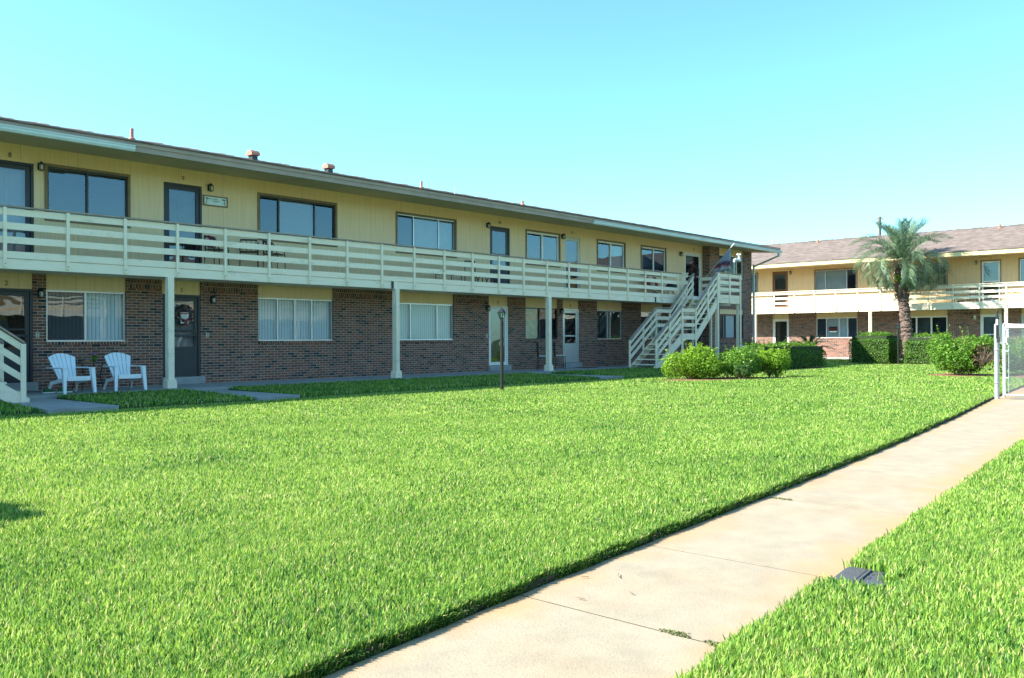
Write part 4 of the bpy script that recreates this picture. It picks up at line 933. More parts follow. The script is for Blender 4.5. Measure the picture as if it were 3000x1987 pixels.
# ------------------------------------------------------------------ lamp posts
def lamp_post(x, y, label, H=1.93, loc_z=0):
    t = empty('lamp_post', (x, y, 0), 0, label=label, cat='lamp post', group='black garden lamp posts')
    p = MB(); p.tube([(0, 0, -.05), (0, 0, H - .30)], .041, 16); p.lathe([(.046, .0), (.046, .02)], 16, (0, 0, H - .36)); p.tube([(0, 0, H - .32), (0, 0, H - .245)], .034, 16); p.build('post', MT['black'], t)
    h = MB(); z = H - .25
    h.lathe([(.045, 0), (.058, .012), (.058, .02)], 6, (0, 0, z), smooth=False)
    for k in range(6):
        a = 2 * math.pi * k / 6; h.bar((.056 * math.cos(a), .056 * math.sin(a), z + .015), (.084 * math.cos(a), .084 * math.sin(a), z + .142), .011, .011)
    h.lathe([(.105, .14), (.108, .15), (.09, .165), (.066, .20), (.062, .212), (.03, .232), (.012, .236), (.012, .25), (.018, .256), (.006, .268)], 6, (0, 0, z), smooth=False); h.build('lantern', MT['lampm'], t)
    g = MB(); g.lathe([(.050, .018), (.078, .138)], 6, (0, 0, z), smooth=False); gl = g.build('lamp_glass', MT['lglass'], t)
    b = MB(); b.lathe([(.012, .02), (.024, .05), (.028, .075), (.018, .10), (.006, .112)], 10, (0, 0, z)); b.build('bulb', MT['white'], t)
    return t
MT['lampm'] = M('lantern_black', (.015, .016, .018), .35, .1, 8, spec=.5)
MT['lglass'] = glass_mat('lantern_glass', (.85, .88, .82), refl=.15, wav=.004)
lamp_post(14.95, 13.80, 'black lamp post standing at the shaded edge of the lawn, before the door numbered 4')
lamp_post(41.0, 13.62, 'black lamp post between the two tall clipped hedges under the palm', 1.88)

# ------------------------------------------------------------------ gate and chain-link fence
def mesh_panel(w_, h, cell=.055, r=.0013):
    """diamond wire mesh in the local xz plane"""
    mb = MB(); n = int((w_ + h) / cell) + 1
    for s in (1, -1):
        for k in range(n):
            c = k * cell
            x0, z0 = (c, 0) if s == 1 else (c - h, 0)
            if s == 1: p = (c - h, h); q = (c, 0)
            else: p = (c - h, 0); q = (c, h)
            (xa, za), (xb, zb) = p, q
            if xb - xa == 0: continue
            t0 = max(0, (0 - xa) / (xb - xa)); t1 = min(1, (w_ - xa) / (xb - xa))
            if t1 <= t0: continue
            a = (xa + (xb - xa) * t0, 0, za + (zb - za) * t0); b = (xa + (xb - xa) * t1, 0, za + (zb - za) * t1)
            mb.tube([a, b], r, 3, cap=False, smooth=False)
    return mb
gp = empty('gate_post', (19.56, 4.60, 0), R(-90), label='grey round steel gate post beside the sidewalk with a black latch on it', cat='gate post')
p = MB(); p.tube([(0, 0, -.05), (0, 0, 1.44)], .047, 18); p.lathe([(.05, 0), (.045, .02), (.02, .045)], 18, (0, 0, 1.44)); p.lathe([(.052, 0), (.052, .03)], 18, (0, 0, .94)); p.lathe([(.052, 0), (.052, .035)], 18, (0, 0, .28)); p.build('post', MT['galv'], gp)
l_ = MB(); l_.box(.02, .075, -.095, -.050, 1.10, 1.22); l_.tube([(.03, -.075, 1.18), (.03, -.075, 1.62), (.03, -.075, 1.70)], [.026, .026, .018], 10); l_.lathe([(.022, 0), (.03, .02), (.012, .05)], 10, (.03, -.075, 1.70)); l_.box(.012, .048, -.104, -.098, 1.45, 1.56, 1)
l_.build('latch', [MT['black'], MT['white']], gp)
gt = empty('gate', (19.56, 4.45, 0), R(-90), label='chain-link gate in a grey tube frame closing the sidewalk at the right edge', cat='gate')
f = MB(); gw = 1.15
f.tube([(0, 0, .06), (0, 0, 1.40), ], .021, 12); f.tube([(0, 0, 1.40), (gw, 0, 1.40)], .021, 12); f.tube([(0, 0, .06), (gw, 0, .06)], .021, 12); f.tube([(gw, 0, .06), (gw, 0, 1.40)], .021, 12)
for z in (.40, .93, 1.36): f.box(-.002, .07, -.026, .026, z - .012, z + .012)
f.box(.06, .068, -.012, .012, .1, 1.38); f.box(-.02, .05, -.075, -.02, 1.10, 1.20); f.build('frame', MT['galv'], gt)
mp_ = mesh_panel(gw - .08, 1.30); mo = mp_.build('wire_mesh', MT['galv'], gt); mo.location = (.06, 0, .075)
fn = empty('chain_link_fence', (19.75, 4.62, 0), R(-4), label='chain-link fence running away behind the gate at the right edge', cat='fence')
for k in range(5):
    p = MB(); p.tube([(k * 2.2 + .35, 0, -.05), (k * 2.2 + .35, 0, 1.46)], .03, 10); p.lathe([(.034, 0), (.01, .03)], 10, (k * 2.2 + .35, 0, 1.46)); p.build('post', MT['galv'], fn)
tr_ = MB(); tr_.tube([(.35, 0, 1.40), (9.15, 0, 1.40)], .02, 10); tr_.build('top_rail', MT['galv'], fn)
mp_ = mesh_panel(8.8, 1.40, .06, .0014)
for k in range(160): mp_.bar((k * .055, 0, 1.40), (k * .055 + .02, 0, 1.455), .005, .005)
mo = mp_.build('wire_mesh', MT['galv'], fn); mo.location = (.35, 0, .03)

# ------------------------------------------------------------------ valve box
vb = empty('valve_box', (VB[0], VB[1], .037), R(6), label='dark grey plastic valve box lid sunk in the grass beside the sidewalk', cat='valve box')
b = MB(); b.box(-.16, .16, -.135, .135, -.12, -.045); b.build('box', MT['vb'] if 'vb' in MT else MT.setdefault('vb', M('grey_plastic', (.070, .074, .080), .5, .12, 20, .3, 120)), vb, .004)
b = MB(); b.box(-.145, .145, -.12, .12, -.045, -.036)
for k in range(15):
    b.box(-.13 + k * .0185, -.122 + k * .0185, .02, .105, -.036, -.029)
b.box(-.14, .14, -.005, .008, -.036, -.027); rg2 = random.Random(2)
for k in range(26): x_, y2 = rg2.uniform(-.12, .12), rg2.uniform(-.10, -.02); b.box(x_ - .005, x_ + .005, y2 - .005, y2 + .005, -.036, -.030)
b.build('lid', MT['vb'], vb)
b = MB(); b.tube([(.135, -.02, -.036), (.135, -.02, -.0345)], .008, 8); b.build('screw', MT['black'], vb)

# ------------------------------------------------------------------ white slatted lounge chairs
def adirondack():
    t = empty('adirondack_chair', (0, 0, 0)); Wc = .70
    # local: +y is forward (front of the chair), x across
    def slat(m_, pts2, x0, x1, th=.018): pass
    bk = MB(); n = 6
    for k in range(n):                                # fan back, slats spread upward
        u0 = -1 + 2 * k / n + .02; u1 = -1 + 2 * (k + 1) / n - .02
        def pt(u, s): 
            wd = .20 + .11 * s; top = 1 - .16 * abs(u) ** 2; z = .30 + .56 * s * top; yy = -.13 - .30 * s * top - .0 + .05 * (u * u) * .8
            return (u * wd, yy, z)
        vs_ = []; ns = 7
        for i in range(ns):
            s = i / (ns - 1)
            for u in (u0, (u0 + u1) / 2, u1):
                p_ = pt(u, s); vs_.append(p_)
        back = [(x, y - .016, z - .006) for x, y, z in vs_]; N_ = len(vs_); fs = []
        for i in range(ns - 1):
            for j in range(2):
                a = i * 3 + j; fs.append((a, a + 3, a + 4, a + 1)); fs.append((N_ + a, N_ + a + 1, N_ + a + 4, N_ + a + 3))
            a = i * 3; fs.append((a, N_ + a, N_ + a + 3, a + 3)); a = i * 3 + 2; fs.append((a, a + 3, N_ + a + 3, N_ + a))
        a = (ns - 1) * 3; fs += [(a, N_ + a, N_ + a + 1, a + 1), (a + 1, N_ + a + 1, N_ + a + 2, a + 2)]
        bk.add(vs_ + back, fs, 0, False)
    bk.prism([(-.262, .0), (.262, .0), (.262, .05), (-.262, .05)], 0, .012)   # cross rib, moved into place below
    for i in range(len(bk.v) - 8, len(bk.v)): x, y, z = bk.v[i]; bk.v[i] = (x, y - .335, z + .60)
    for s_, wv in ((.12, .215), (.97, .29)):
        pass
    bk.build('backrest', MT['plast'], t)
    st = MB()
    for k in range(6):
        y0 = -.12 + k * .085; z = .305 + (k / 5) * .055
        st.add([(-.24, y0, z - .012), (.24, y0, z - .012), (.24, y0 + .078, z), (-.24, y0 + .078, z), (-.24, y0, z - .035), (.24, y0, z - .035), (.24, y0 + .078, z - .022), (-.24, y0 + .078, z - .022)], [(0, 1, 2, 3), (4, 7, 6, 5), (0, 4, 5, 1), (1, 5, 6, 2), (2, 6, 7, 3), (3, 7, 4, 0)])
    st.box(-.26, .26, .385, .41, .27, .37); st.build('seat', MT['plast'], t, .005)
    for s in (-1, 1):
        a = MB(); a.prism([(s * .25, -.32), (s * .36, -.34), (s * .385, .36), (s * .36, .43), (s * .27, .43), (s * .255, .36)], .535, .558, 'z'); a.build('armrest', MT['plast'], t, .006)
        l1 = MB(); l1.add([(s * .30, .33, .535), (s * .36, .33, .535), (s * .37, .42, .535), (s * .28, .42, .535), (s * .315, .40, 0), (s * .345, .40, 0), (s * .36, .47, 0), (s * .325, .47, 0)] if False else
                          [(s * .27, .30, .535), (s * .345, .30, .535), (s * .36, .42, .535), (s * .27, .42, .535), (s * .315, .41, 0), (s * .36, .41, 0), (s * .37, .47, 0), (s * .31, .47, 0)],
                          [(0, 1, 2, 3), (7, 6, 5, 4), (0, 4, 5, 1), (1, 5, 6, 2), (2, 6, 7, 3), (3, 7, 4, 0)]); l1.build('leg', MT['plast'], t, .005)
        l2 = MB(); l2.bar((s * .265, .36, .31), (s * .285, -.30, .20), .026, .075); l2.bar((s * .285, -.20, .24), (s * .32, -.36, .0), .026, .06); l2.build('leg', MT['plast'], t, .004)
    return t
ac = adirondack(); tag(ac, 'white plastic slatted lounge chair left of the small table, a pair of shoes beside it', 'chair', 'white plastic lounge chairs')
ac.location = (7.60, 19.50, .113); ac.rotation_euler.z = R(186); ac.scale = (.95, .95, .97)
a2 = copy_tree(ac); a2['label'] = 'white plastic slatted lounge chair right of the small table, next to the balcony column'; a2.location = (8.84, 19.72, .113); a2.rotation_euler.z = R(177)
tb = empty('side_table', (8.34, 20.38, .113), R(8), label='small dark metal table with a wooden top between the two white lounge chairs', cat='table')
m_ = MB(); m_.box(-.29, .29, -.24, .24, .60, .625); m_.build('table_top', M('table_wood', (.13, .085, .055), .6, .25, 6), tb, .004)
for sx in (-1, 1):
    for sy in (-1, 1): m_ = MB(); m_.tube([(sx * .24, sy * .18, .6), (sx * .20, sy * .15, .3), (sx * .26, sy * .20, 0)], .013, 6); m_.build('leg', MT['black'], tb)
m_ = MB(); m_.tube([(-.21, -.16, .3), (.21, .16, .3)], .008, 6); m_.tube([(-.21, .16, .3), (.21, -.16, .3)], .008, 6); m_.build('brace', MT['black'], tb)
fp = empty('flower_pot', (8.46, 20.33, .738), 0, label='small potted purple flower standing on the little patio table', cat='potted flower')
m_ = MB(); m_.lathe([(.03, 0), (.042, .07), (.044, .075)], 12); m_.build('pot', M('green_pot', (.08, .17, .05), .4, .1, 9), fp)
v = RNG.normal(0, 1, (90, 3)); v /= np.linalg.norm(v, axis=1)[:, None]; me = leaves_mesh('foliage', np.array([0, 0, .10]) + v * .05, v, .04, RNG.uniform(.2, .8, 90), MT['leafb']); o = bpy.data.objects.new('foliage', me); col.objects.link(o); o.parent = fp
v = RNG.normal(0, 1, (60, 3)); v /= np.linalg.norm(v, axis=1)[:, None]; MT['petal'] = leaf_mat('petals', [(0, (.30, .10, .32)), (1, (.62, .38, .60))], .6, .3, .2); me = leaves_mesh('petals', np.array([0, 0, .18]) + v * .034, v, .03, RNG.uniform(0, 1, 60), MT['petal']); o = bpy.data.objects.new('petals', me); col.objects.link(o); o.parent = fp
tr = MB(); tr.lathe([(.07, 0), (.095, .02), (.09, .028), (.06, .012)], 16); tr.box(-.05, .05, -.03, .03, .012, .035); o = tr.build('wooden_bowl', M('pale_wood', (.45, .27, .10), .6, .2, 9)); o.location = (8.27, 20.30, .738); tag(o, 'pale wooden bowl lying on the little patio table beside the flower', 'bowl')
def shoe(x, y, rz, label):
    t = empty('shoe', (x, y, .113), rz, label=label, cat='shoe', group='pair of green trainers')
    up_ = MB(); secs = [(-.13, .030, .075), (-.10, .036, .085), (-.04, .038, .085), (.02, .042, .062), (.08, .044, .045), (.13, .036, .036), (.155, .016, .026)]; vs_ = []; n = 10
    for x_, w_, h_ in secs:
        for k in range(n):
            a = math.pi * k / (n - 1); vs_.append((x_, w_ * math.cos(a), .022 + h_ * math.sin(a) ** .7))
    up_.add(vs_, [(i * n + k, i * n + k + 1, (i + 1) * n + k + 1, (i + 1) * n + k) for i in range(len(secs) - 1) for k in range(n - 1)] + [tuple(range(n)), tuple(range(len(vs_) - 1, len(vs_) - n - 1, -1))], 0, True)
    up_.build('upper', MT.setdefault('shoe', M('green_fabric', (.03, .13, .06), .8, .3, 30)), t)
    so_ = MB(); so_.prism([(-.14, -.034), (-.05, -.036), (.08, -.046), (.14, -.036), (.165, 0), (.14, .036), (.08, .046), (-.05, .036), (-.14, .034), (-.152, 0)], 0, .024, 'z'); so_.build('sole', MT['white'], t)
    la = MB()
    for k in range(4): la.bar((-.0 + k * .022, -.024, .10 - k * .009), (.008 + k * .022, .024, .10 - k * .009), .006, .006)
    la.build('laces', MT['leafb'] if False else M('lace_yellow', (.35, .45, .08), .8, 0), t)
shoe(7.28, 19.75, R(20), 'left green trainer with white sole on the slab beside the white lounge chair')
shoe(7.58, 19.72, R(5), 'right green trainer, half hidden by the leg of the white lounge chair')
MT['matb'] = M('doormat_brown', (.16, .13, .11), .95, .35, 40, .6, 200); MT['matk'] = M('doormat_black', (.03, .028, .028), .95, .3, 40, .6, 200)
for (x, y, mt, lb) in ((6.9, 20.55, 'matb', 'worn brown doormat before the dark door numbered 2'), (26.9, 20.45, 'matk', 'black doormat before the white framed door numbered 5')):
    m_ = MB(); m_.box(-.42, .42, -.26, .26, 0, .014); o = m_.build('doormat', MT[mt], None, .004); o.location = (x, y, .114); o.rotation_euler.z = R(3); tag(o, lb, 'doormat')

# ------------------------------------------------------------------ black metal chairs
MT['cush'] = M('pale_cushion', (.62, .62, .58), .85, .1, 8)
def pattern_mat(name, base, sp1, sp2):
    m, t, b = newmat(name); b.inputs['Roughness'].default_value = .9; n1 = noise(t, 11, 2); n2 = noise(t, 17, 1)
    c = mixc(t, math_(t, 'GREATER_THAN', n1, .54), base, sp1); c = mixc(t, math_(t, 'GREATER_THAN', n2, .60), c, sp2); t.links.new(c, b.inputs['Base Color']); return m
MT['floral'] = pattern_mat('floral_fabric', (.22, .012, .02), (.02, .02, .03), (.62, .62, .66))
def chair(seat_h, back_h, wd, cushion=None, pillow=None, slats=5, arms=False, frame='black', grid=False):
    t = empty('patio_chair'); h = wd / 2
    for sx in (-1, 1):
        l = MB(); l.tube([(sx * h, h * .9, 0), (sx * h * .95, h * .85, seat_h)], .012, 6); l.build('leg', MT[frame], t)
        l = MB(); l.tube([(sx * h, -h * .95, 0), (sx * h * .95, -h * .85, seat_h), (sx * h * .9, -h * .98, back_h)], .012, 6); l.build('leg', MT[frame], t)
        if arms: a = MB(); a.tube([(sx * h, -h * .9, seat_h + .24), (sx * h * 1.04, h * .5, seat_h + .24), (sx * h, h * .85, seat_h)], .011, 6); a.build('armrest', MT[frame], t)
    s = MB(); s.box(-h, h, -h * .9, h * .9, seat_h - .012, seat_h + .012); s.build('seat', MT[frame], t, .004)
    s = MB(); z = seat_h * .32; s.tube([(-h, h * .9, z), (h, h * .9, z)], .008, 5); s.tube([(-h, -h * .9, z), (h, -h * .9, z)], .008, 5); s.tube([(-h, -h * .9, z), (-h, h * .9, z)], .008, 5); s.tube([(h, -h * .9, z), (h, h * .9, z)], .008, 5); s.build('stretcher', MT[frame], t)
    b = MB(); b.bar((-h * .92, -h * .97, back_h), (h * .92, -h * .97, back_h), .02, .045)
    for k in range(slats):
        x_ = -h * .75 + 1.5 * h * k / max(1, slats - 1); b.bar((x_, -h * .87, seat_h), (x_, -h * .97, back_h), .018, .012)
    if grid:
        for k in range(1, 5): z = seat_h + (back_h - seat_h) * k / 5; b.bar((-h * .9, -h * .92, z), (h * .9, -h * .92, z), .012, .012)
    b.build('backrest', MT[frame], t)
    if cushion: c = MB(); c.box(-h * .95, h * .95, -h * .82, h * .9, seat_h + .013, seat_h + .055); c.build('cushion', MT[cushion], t, .018)
    if pillow: c = MB(); c.box(-h * .8, h * .8, -h * .80, -h * .50, seat_h + .06, seat_h + .36); c.build('pillow', MT[pillow], t, .05)
    return t
c1 = chair(.46, .97, .42, 'cush', None, 5, grid=True); tag(c1, 'black metal chair with pale cushion, the left one under the ground floor dark window', 'chair', 'black chairs with pale cushions')
c1.location = (24.28, 20.40, .113); c1.rotation_euler.z = R(180 + 48)
c2 = copy_tree(c1); c2['label'] = 'black metal chair with pale cushion, the right one beside door 5 behind the column'; c2.location = (25.25, 20.42, .113); c2.rotation_euler.z = R(180 + 48)
c3 = chair(.60, .94, .46, None, 'floral', 4, True); tag(c3, 'black balcony chair with a red floral pillow, nearest the door numbered 9', 'chair', 'black chairs on the balcony by door 9'); c3.location = (11.55, 20.45, 2.897); c3.rotation_euler.z = R(180 + 30)
c4 = copy_tree(c3); c4['label'] = 'black balcony chair with a red floral pillow under the dark three-part window'; c4.location = (13.22, 20.45, 2.897); c4.rotation_euler.z = R(180 + 30)
c5 = chair(.60, .94, .46, None, None, 4, True); tag(c5, 'black balcony chair without pillow, between the two with red floral pillows', 'chair', 'black chairs on the balcony by door 9'); c5.location = (12.4, 20.35, 2.897); c5.rotation_euler.z = R(150)
c6 = chair(.45, .92, .45, None, None, 1, False); tag(c6, 'black folding chair on the balcony left of the purple pot', 'chair'); c6.location = (20.85, 20.5, 2.897); c6.rotation_euler.z = R(170)
MT['bluep'] = M('blue_metal', (.05, .09, .16), .5, .1, 5); MT['brownw'] = M('brown_wood', (.12, .055, .03), .6, .2, 9); MT['purp'] = M('purple_glaze', (.06, .035, .07), .3, .3, 12)
ft = empty('folding_table', (20.9, 20.15, 2.897), R(20), label='small brown folding table with crossed legs on the balcony', cat='table')
m_ = MB(); m_.box(-.27, .27, -.2, .2, .46, .48); m_.build('table_top', MT['brownw'], ft)
for sy in (-1, 1): m_ = MB(); m_.bar((-.24, sy * .17, 0), (.22, sy * .17, .46), .02, .03); m_.bar((.24, sy * .15, 0), (-.22, sy * .15, .46), .02, .03); m_.build('leg', MT['brownw'], ft)
gt2 = empty('glass_table', (19.6, 20.4, 2.897), 0, label='low patio table with dark blue legs on the balcony below the pale three-part window', cat='table')
m_ = MB(); m_.box(-.42, .42, -.3, .3, .40, .42); m_.build('table_top', MT['bluep'], gt2, .004)
for sx in (-1, 1): m_ = MB(); m_.tube([(sx * .36, -.25, 0), (sx * .34, -.22, .4), (sx * .34, .22, .4), (sx * .36, .25, 0)], .012, 6); m_.build('leg', MT['black'], gt2)
ur = MB(); ur.lathe([(.10, 0), (.17, .06), (.19, .14), (.17, .22), (.10, .28), (.075, .34), (.09, .42), (.12, .47), (.11, .475)], 18); o = ur.build('glazed_urn', MT['purp']); o.location = (21.75, 20.35, 2.897); tag(o, 'dark purple glazed urn on the balcony left of the door numbered 10', 'urn')
MT['redf'] = M('red_fabric', (.42, .03, .04), .85, .12, 6)
def redchair(x, lb):
    t = empty('folding_chair', (x, 20.45, 2.897), R(200), label=lb, cat='chair', group='red folding chairs on the balcony')
    b = MB(); b.add([(-.24, -.22, .45), (.24, -.22, .45), (.22, -.36, .95), (-.22, -.36, .95), (-.24, -.24, .45), (.24, -.24, .45), (.22, -.38, .95), (-.22, -.38, .95)], [(0, 1, 2, 3), (4, 7, 6, 5), (0, 3, 7, 4), (1, 5, 6, 2), (3, 2, 6, 7)]); b.build('backrest', MT['redf'], t)
    b = MB(); b.box(-.24, .24, -.22, .22, .43, .45); b.build('seat', MT['redf'], t)
    for sx in (-1, 1): l = MB(); l.bar((sx * .26, .24, 0), (sx * .26, -.26, .5), .018, .018); l.bar((sx * .26, -.28, 0), (sx * .26, .22, .45), .018, .018); l.bar((sx * .26, -.24, .45), (sx * .25, -.38, .97), .018, .018); l.build('leg', MT['black'], t)
redchair(31.75, 'red folding chair on the balcony under the last upper window, left one'); redchair(32.35, 'red folding chair on the balcony beside the black grill, right one')
gr = empty('grill', (33.1, 20.5, 2.897), R(10), label='black tabletop grill on legs on the balcony beside the red chairs', cat='grill')
m_ = MB(); m_.lathe([(.05, .38), (.22, .44), (.27, .55), (.26, .60), (.2, .70), (.05, .76)], 16); m_.build('kettle', MT['black'], gr)
for k in range(3): a = k * 2.09; m_ = MB(); m_.tube([(.1 * math.cos(a), .1 * math.sin(a), .42), (.3 * math.cos(a), .3 * math.sin(a), 0)], .012, 6); m_.build('leg', MT['black'], gr)
# wing balcony chairs
for y, lb in ((14.1, 'black woven chair on the sunny wing balcony, left of the pair right of the palm'), (12.95, 'black woven chair on the sunny wing balcony, the one nearer the white door')):
    c = copy_tree(c1); c['label'] = lb; c['group'] = 'woven chairs on the wing balcony'; c.location = (50.35, y, 2.897); c.rotation_euler.z = R(90)
m_ = MB(); m_.lathe([(.12, 0), (.16, .2), (.17, .24)], 14); o = m_.build('planter', MT['black']); o.location = (50.2, 13.5, 2.897); tag(o, 'small black planter between the two chairs on the wing balcony', 'planter')

# ------------------------------------------------------------------ things hung on doors and walls
def wreath(x, y, z, r, mat, label, bow=None):
    t = empty('wreath', (x, y, z), 0, label=label, cat='wreath'); n = 900; a = RNG.uniform(0, 2 * np.pi, n); b = RNG.uniform(0, 2 * np.pi, n); rr = .33 * r
    P = np.stack([(r * .72 + rr * np.cos(b)) * np.cos(a), rr * np.sin(b) * .7, (r * .72 + rr * np.cos(b)) * np.sin(a)], 1); N = np.stack([np.cos(b) * np.cos(a), np.sin(b), np.cos(b) * np.sin(a)], 1)
    me = leaves_mesh('flowers', P, N, .055, RNG.uniform(0, 1, n), mat); o = bpy.data.objects.new('flowers', me); col.objects.link(o); o.parent = t
    m_ = MB(); m_.tube([(r * .72 * math.cos(k * .3), 0, r * .72 * math.sin(k * .3)) for k in range(22)], .03, 6); m_.build('ring', MT['twig'], t)
    if bow: m_ = MB(); m_.prism([(-.02, -r * .7), (-.14, -r * .35), (-.02, -r * .5), (.12, -r * .35), (.02, -r * .72), (.06, -r * 1.15), (-.05, -r * 1.1)], -.10, -.085); m_.build('bow', bow, t)
    return t
MT['wr1'] = leaf_mat('dried_flowers', [(0, (.03, .015, .02)), (.5, (.10, .04, .05)), (1, (.20, .10, .11))], .8, .1, .1)
MT['wr2'] = leaf_mat('mixed_flowers', [(0, (.03, .05, .03)), (.35, (.10, .03, .03)), (.6, (.16, .10, .22)), (.8, (.08, .10, .05)), (1, (.35, .33, .30))], .8, .1, .1)
wreath(35.75, 20.93, 4.30, .36, MT['wr1'], 'round dark red wreath hanging on the white upstairs door numbered 12')
wreath(10.95, 20.985, 1.86, .24, MT['wr2'], 'small flower wreath with red bow on the dark door numbered 3', M('red_bow', (.22, .015, .02), .7, .1, 9))
nt_ = empty('paper_notice', (10.93, 20.935, 1.78), 0, label='white paper notice with a red header taped to the door numbered 3', cat='notice')
m_ = MB(); m_.box(-.105, .105, 0, .002, -.14, .14); m_.build('paper', MT['white'], nt_)
m_ = MB(); m_.box(-.09, .09, -.002, 0, .095, .125); m_.build('red_header', M('print_red', (.35, .03, .04), .8, 0), nt_)
m_ = MB()
for k in range(5): m_.box(-.085, .085 - .03 * (k % 2), -.002, 0, .075 - k * .024, .083 - k * .024)
m_.box(-.08, .08, -.002, 0, -.085, -.05); m_.build('print_lines', M('print_grey', (.12, .14, .18), .8, 0), nt_)
sn = empty('beach_sign', (11.835, 21.025, 4.82), 0, label='framed pale blue beach sign with two palm trees, right of the door numbered 9', cat='sign')
m_ = MB()
for a, b_, c, d in ((-.345, .345, .105, .135), (-.345, .345, -.135, -.105), (-.345, -.315, -.105, .105), (.315, .345, -.105, .105)): m_.box(a, b_, -.03, 0, c, d)
m_.build('frame', MT['woodtrim'], sn)
m_ = MB(); m_.box(-.315, .315, -.014, -.002, -.105, .105); m_.build('panel', M('sky_panel', (.66, .76, .76), .6, .12, 9), sn)
m_ = MB()
for sx in (-1, 1):
    cx, cz = sx * .235, .055
    m_.prism([(cx + sx * .03, -.10), (cx + sx * .045, -.10), (cx + .008, cz), (cx - .006, cz)], -.018, -.015)
    for k in range(7): a = k * math.pi / 6 + (-.1); e = (cx + .075 * math.cos(a), cz + .05 * math.sin(a) - .015); m_.prism([(cx, cz + .008), e, (cx, cz - .008)], -.019, -.015)
m_.build('painted_palms', M('palm_paint', (.01, .05, .03), .7, 0), sn)
m_ = MB(); rr_ = random.Random(4)
for row, (x0, x1, z) in enumerate(((-.16, .06, .05), (-.09, .11, 0.0))):
    pts = [(x0 + (x1 - x0) * i / 26, -.016, z + .012 * math.sin(i * 1.9) * (1 if i % 5 else .2)) for i in range(27)]; m_.tube(pts, .0035, 4)
m_.build('script', M('script_blue', (.05, .16, .22), .7, 0), sn)
fs_ = empty('window_sign', (50.885, 20.58, 1.70), R(-90), label='black, red and white window sign in the lower left window of the sunlit wing', cat='sign')
m_ = MB(); m_.box(-.24, .24, 0, .006, -.18, .18); m_.build('board', MT['black'], fs_); m_ = MB(); m_.box(-.22, .22, -.003, 0, -.165, -.07); m_.build('white_panel', MT['white'], fs_)
text_obj('lettering', 'FOR SALE', .125, M('sign_red', (.50, .012, .02), .6, 0), fs_, (0, -.003, .055))

# flag on its pole
fl = empty('flag', (36.15, 20.60, 4.0), 0, label='pale blue, red and navy flag hanging from a leaning pole above the stairs', cat='flag')
base = Vector((0, 0, 0)); tip = Vector((-1.05, -2.05, 1.36)); 
m_ = MB(); m_.tube([base, base.lerp(tip, .45), base.lerp(tip, .9)], .013, 8); m_.build('pole', MT['white'], fl)
m_ = MB(); m_.tube([base.lerp(tip, .9), tip], .022, 8); m_.build('pole_tip', MT['white'], fl)
def flag_mat():
    m, t, b = newmat('flag_cloth'); b.inputs['Roughness'].default_value = .8; tc = nd(t, 'ShaderNodeTexCoord'); s = nd(t, 'ShaderNodeSeparateXYZ'); t.links.new(tc.outputs['Object'], s.inputs[0])
    z = math_(t, 'ADD', s.outputs[2], math_(t, 'MULTIPLY', noise(t, 5, 2), .35)); c = ramp(t, math_(t, 'ADD', math_(t, 'MULTIPLY', z, .5), .1), [(0, (.45, .05, .08)), (.16, (.40, .42, .50)), (.26, (.03, .03, .10)), (.36, (.50, .56, .66)), (.42, (.30, .04, .08)), (.47, (.04, .04, .12)), (.53, (.36, .44, .60)), (1, (.26, .34, .50))]); c_ = t.nodes[-1]
    t.links.new(c, b.inputs['Base Color']); return m
m_ = MB(); n, mm = 14, 10; vs_ = []
for i in range(n + 1):
    s = .30 + .58 * i / n; p = base.lerp(tip, s)
    for j in range(mm + 1):
        L = (.18 + .80 * ((s - .30) / .58)) * j / mm; vs_.append((p.x + .035 * math.sin(i * 1.1 + j * .5) * (j / mm), p.y + .03 * math.cos(i * .9) * (j / mm), p.z - L))
m_.add(vs_, [(i * (mm + 1) + j, i * (mm + 1) + j + 1, (i + 1) * (mm + 1) + j + 1, (i + 1) * (mm + 1) + j) for i in range(n) for j in range(mm)], 0, True); fo = m_.build('cloth', flag_mat(), fl)
sd = fo.modifiers.new('thick', 'SOLIDIFY'); sd.thickness = .004
# white goose-neck ornament on the top landing rail
go = empty('rail_ornament', (34.35, 18.17, 3.98), 0, label='white tap-shaped ornament on a thin post above the top landing rail', cat='ornament')
m_ = MB(); m_.tube([(0, 0, 0), (0, 0, .50)], .016, 8); m_.build('stem', MT['white'], go)
m_ = MB(); m_.tube([(0, 0, .48), (.03, 0, .58), (.12, 0, .61), (.34, 0, .61), (.52, 0, .60)], [.035, .055, .06, .055, .075], 12); m_.tube([(.47, 0, .60), (.45, 0, .74), (.44, 0, .80)], [.07, .045, .03], 10); m_.build('body', MT['white'], go)
m_ = MB()
for dx in (-.10, .10): m_.lathe([(.01, -.05), (.05, -.02), (.055, .01), (.03, .04), (.005, .05)], 12, (.44 + dx, 0, .84))
m_.bar((.34, 0, .83), (.54, 0, .83), .03, .03); m_.build('handle', MT['white'], go)
# white round-topped board behind the bushes
wb = MB(); wb.prism([(-.30, .0)] + [(.30 * math.cos(a), .55 + .28 * math.sin(a)) for a in [math.pi - k * math.pi / 14 for k in range(15)]] + [(.30, 0)], -.04, .04); o = wb.build('round_board', MT['white'], None, .01); o.location = (33.1, 17.1, .08); o.rotation_euler.z = R(-48); tag(o, 'pale round-topped board standing behind the bushes at the stair posts', 'board')

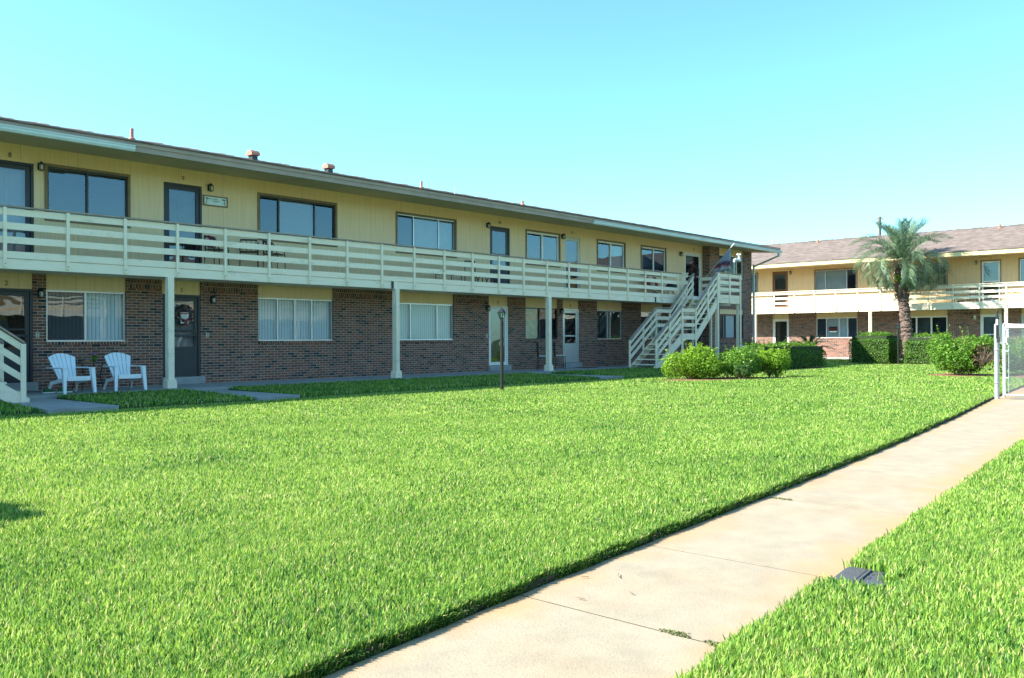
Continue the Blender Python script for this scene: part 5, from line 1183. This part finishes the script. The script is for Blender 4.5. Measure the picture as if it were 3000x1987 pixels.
# ------------------------------------------------------------------ small litter on the walk
MT['twigm'] = M('dry_twig', (.20, .13, .08), .9, .3, 20)
for i, (x, y, L, a, lb) in enumerate(((3.72, 2.62, .07, 40, 'short dry twig on the sidewalk near the lawn edge, the longest straight one'), (3.30, 2.52, .045, 100, 'small curled twig on the sidewalk by the shaded lawn edge'), (3.52, 2.40, .05, 65, 'bent dry twig lying clear in the middle of the sidewalk'), (3.62, 2.74, .04, 130, 'tiny dry twig right at the lawn edge of the sidewalk'))):
    m_ = MB(); m_.tube([(0, 0, 0), (L * .5, .006, .004), (L, -.002, .001)], .0022, 5); o = m_.build('twig', MT['twigm']); o.location = (x, y, -.02); o.rotation_euler.z = R(a); tag(o, lb, 'twig', 'dry twigs on the sidewalk')
# moss in the joints
k = 700; q = RNG.normal(0, 1, k); w2 = RNG.uniform(0, 1, k) < .45; mx = 3.17 + RNG.normal(0, .010, k) + np.where(w2, .008, 0); my = YRf(3.17) + np.where(w2, .29 + .028 * q, .07 + .035 * q); V_ = np.stack([mx, my, np.full(k, -.024)], 1)
k2 = 260; V2 = np.stack([6.38 + RNG.normal(0, .012, k2), YLf(6.38) - .04 - .16 * RNG.uniform(0, 1, k2), np.full(k2, -.024)], 1); V_ = np.concatenate([V_, V2])
MT['moss'] = leaf_mat('moss_leaves', [(0, (.10, .12, .05)), (1, (.26, .27, .13))], .9, .1, .1)
me = leaves_mesh('moss', V_, np.tile([0, 0, 1.], (len(V_), 1)), .013, RNG.uniform(0, 1, len(V_)), MT['moss']); o = bpy.data.objects.new('moss', me); col.objects.link(o); tag(o, 'dry grey-green moss growing in the sidewalk joints', 'moss', None, 'stuff')
# utility pole far behind the wing
up_ = empty('utility_pole', (72, 25.3, 0), 0, label='wooden utility pole rising behind the wing roof, left of the palm crown', cat='utility pole')
m_ = MB(); m_.tube([(0, 0, 0), (0, 0, 10.9)], [.13, .10], 10); m_.build('pole', MT['bark'], up_); m_ = MB(); m_.box(-.06, .06, -.22, .22, 10.7, 10.78); m_.build('crossarm', MT['bark'], up_)

sc.render.engine = 'CYCLES'
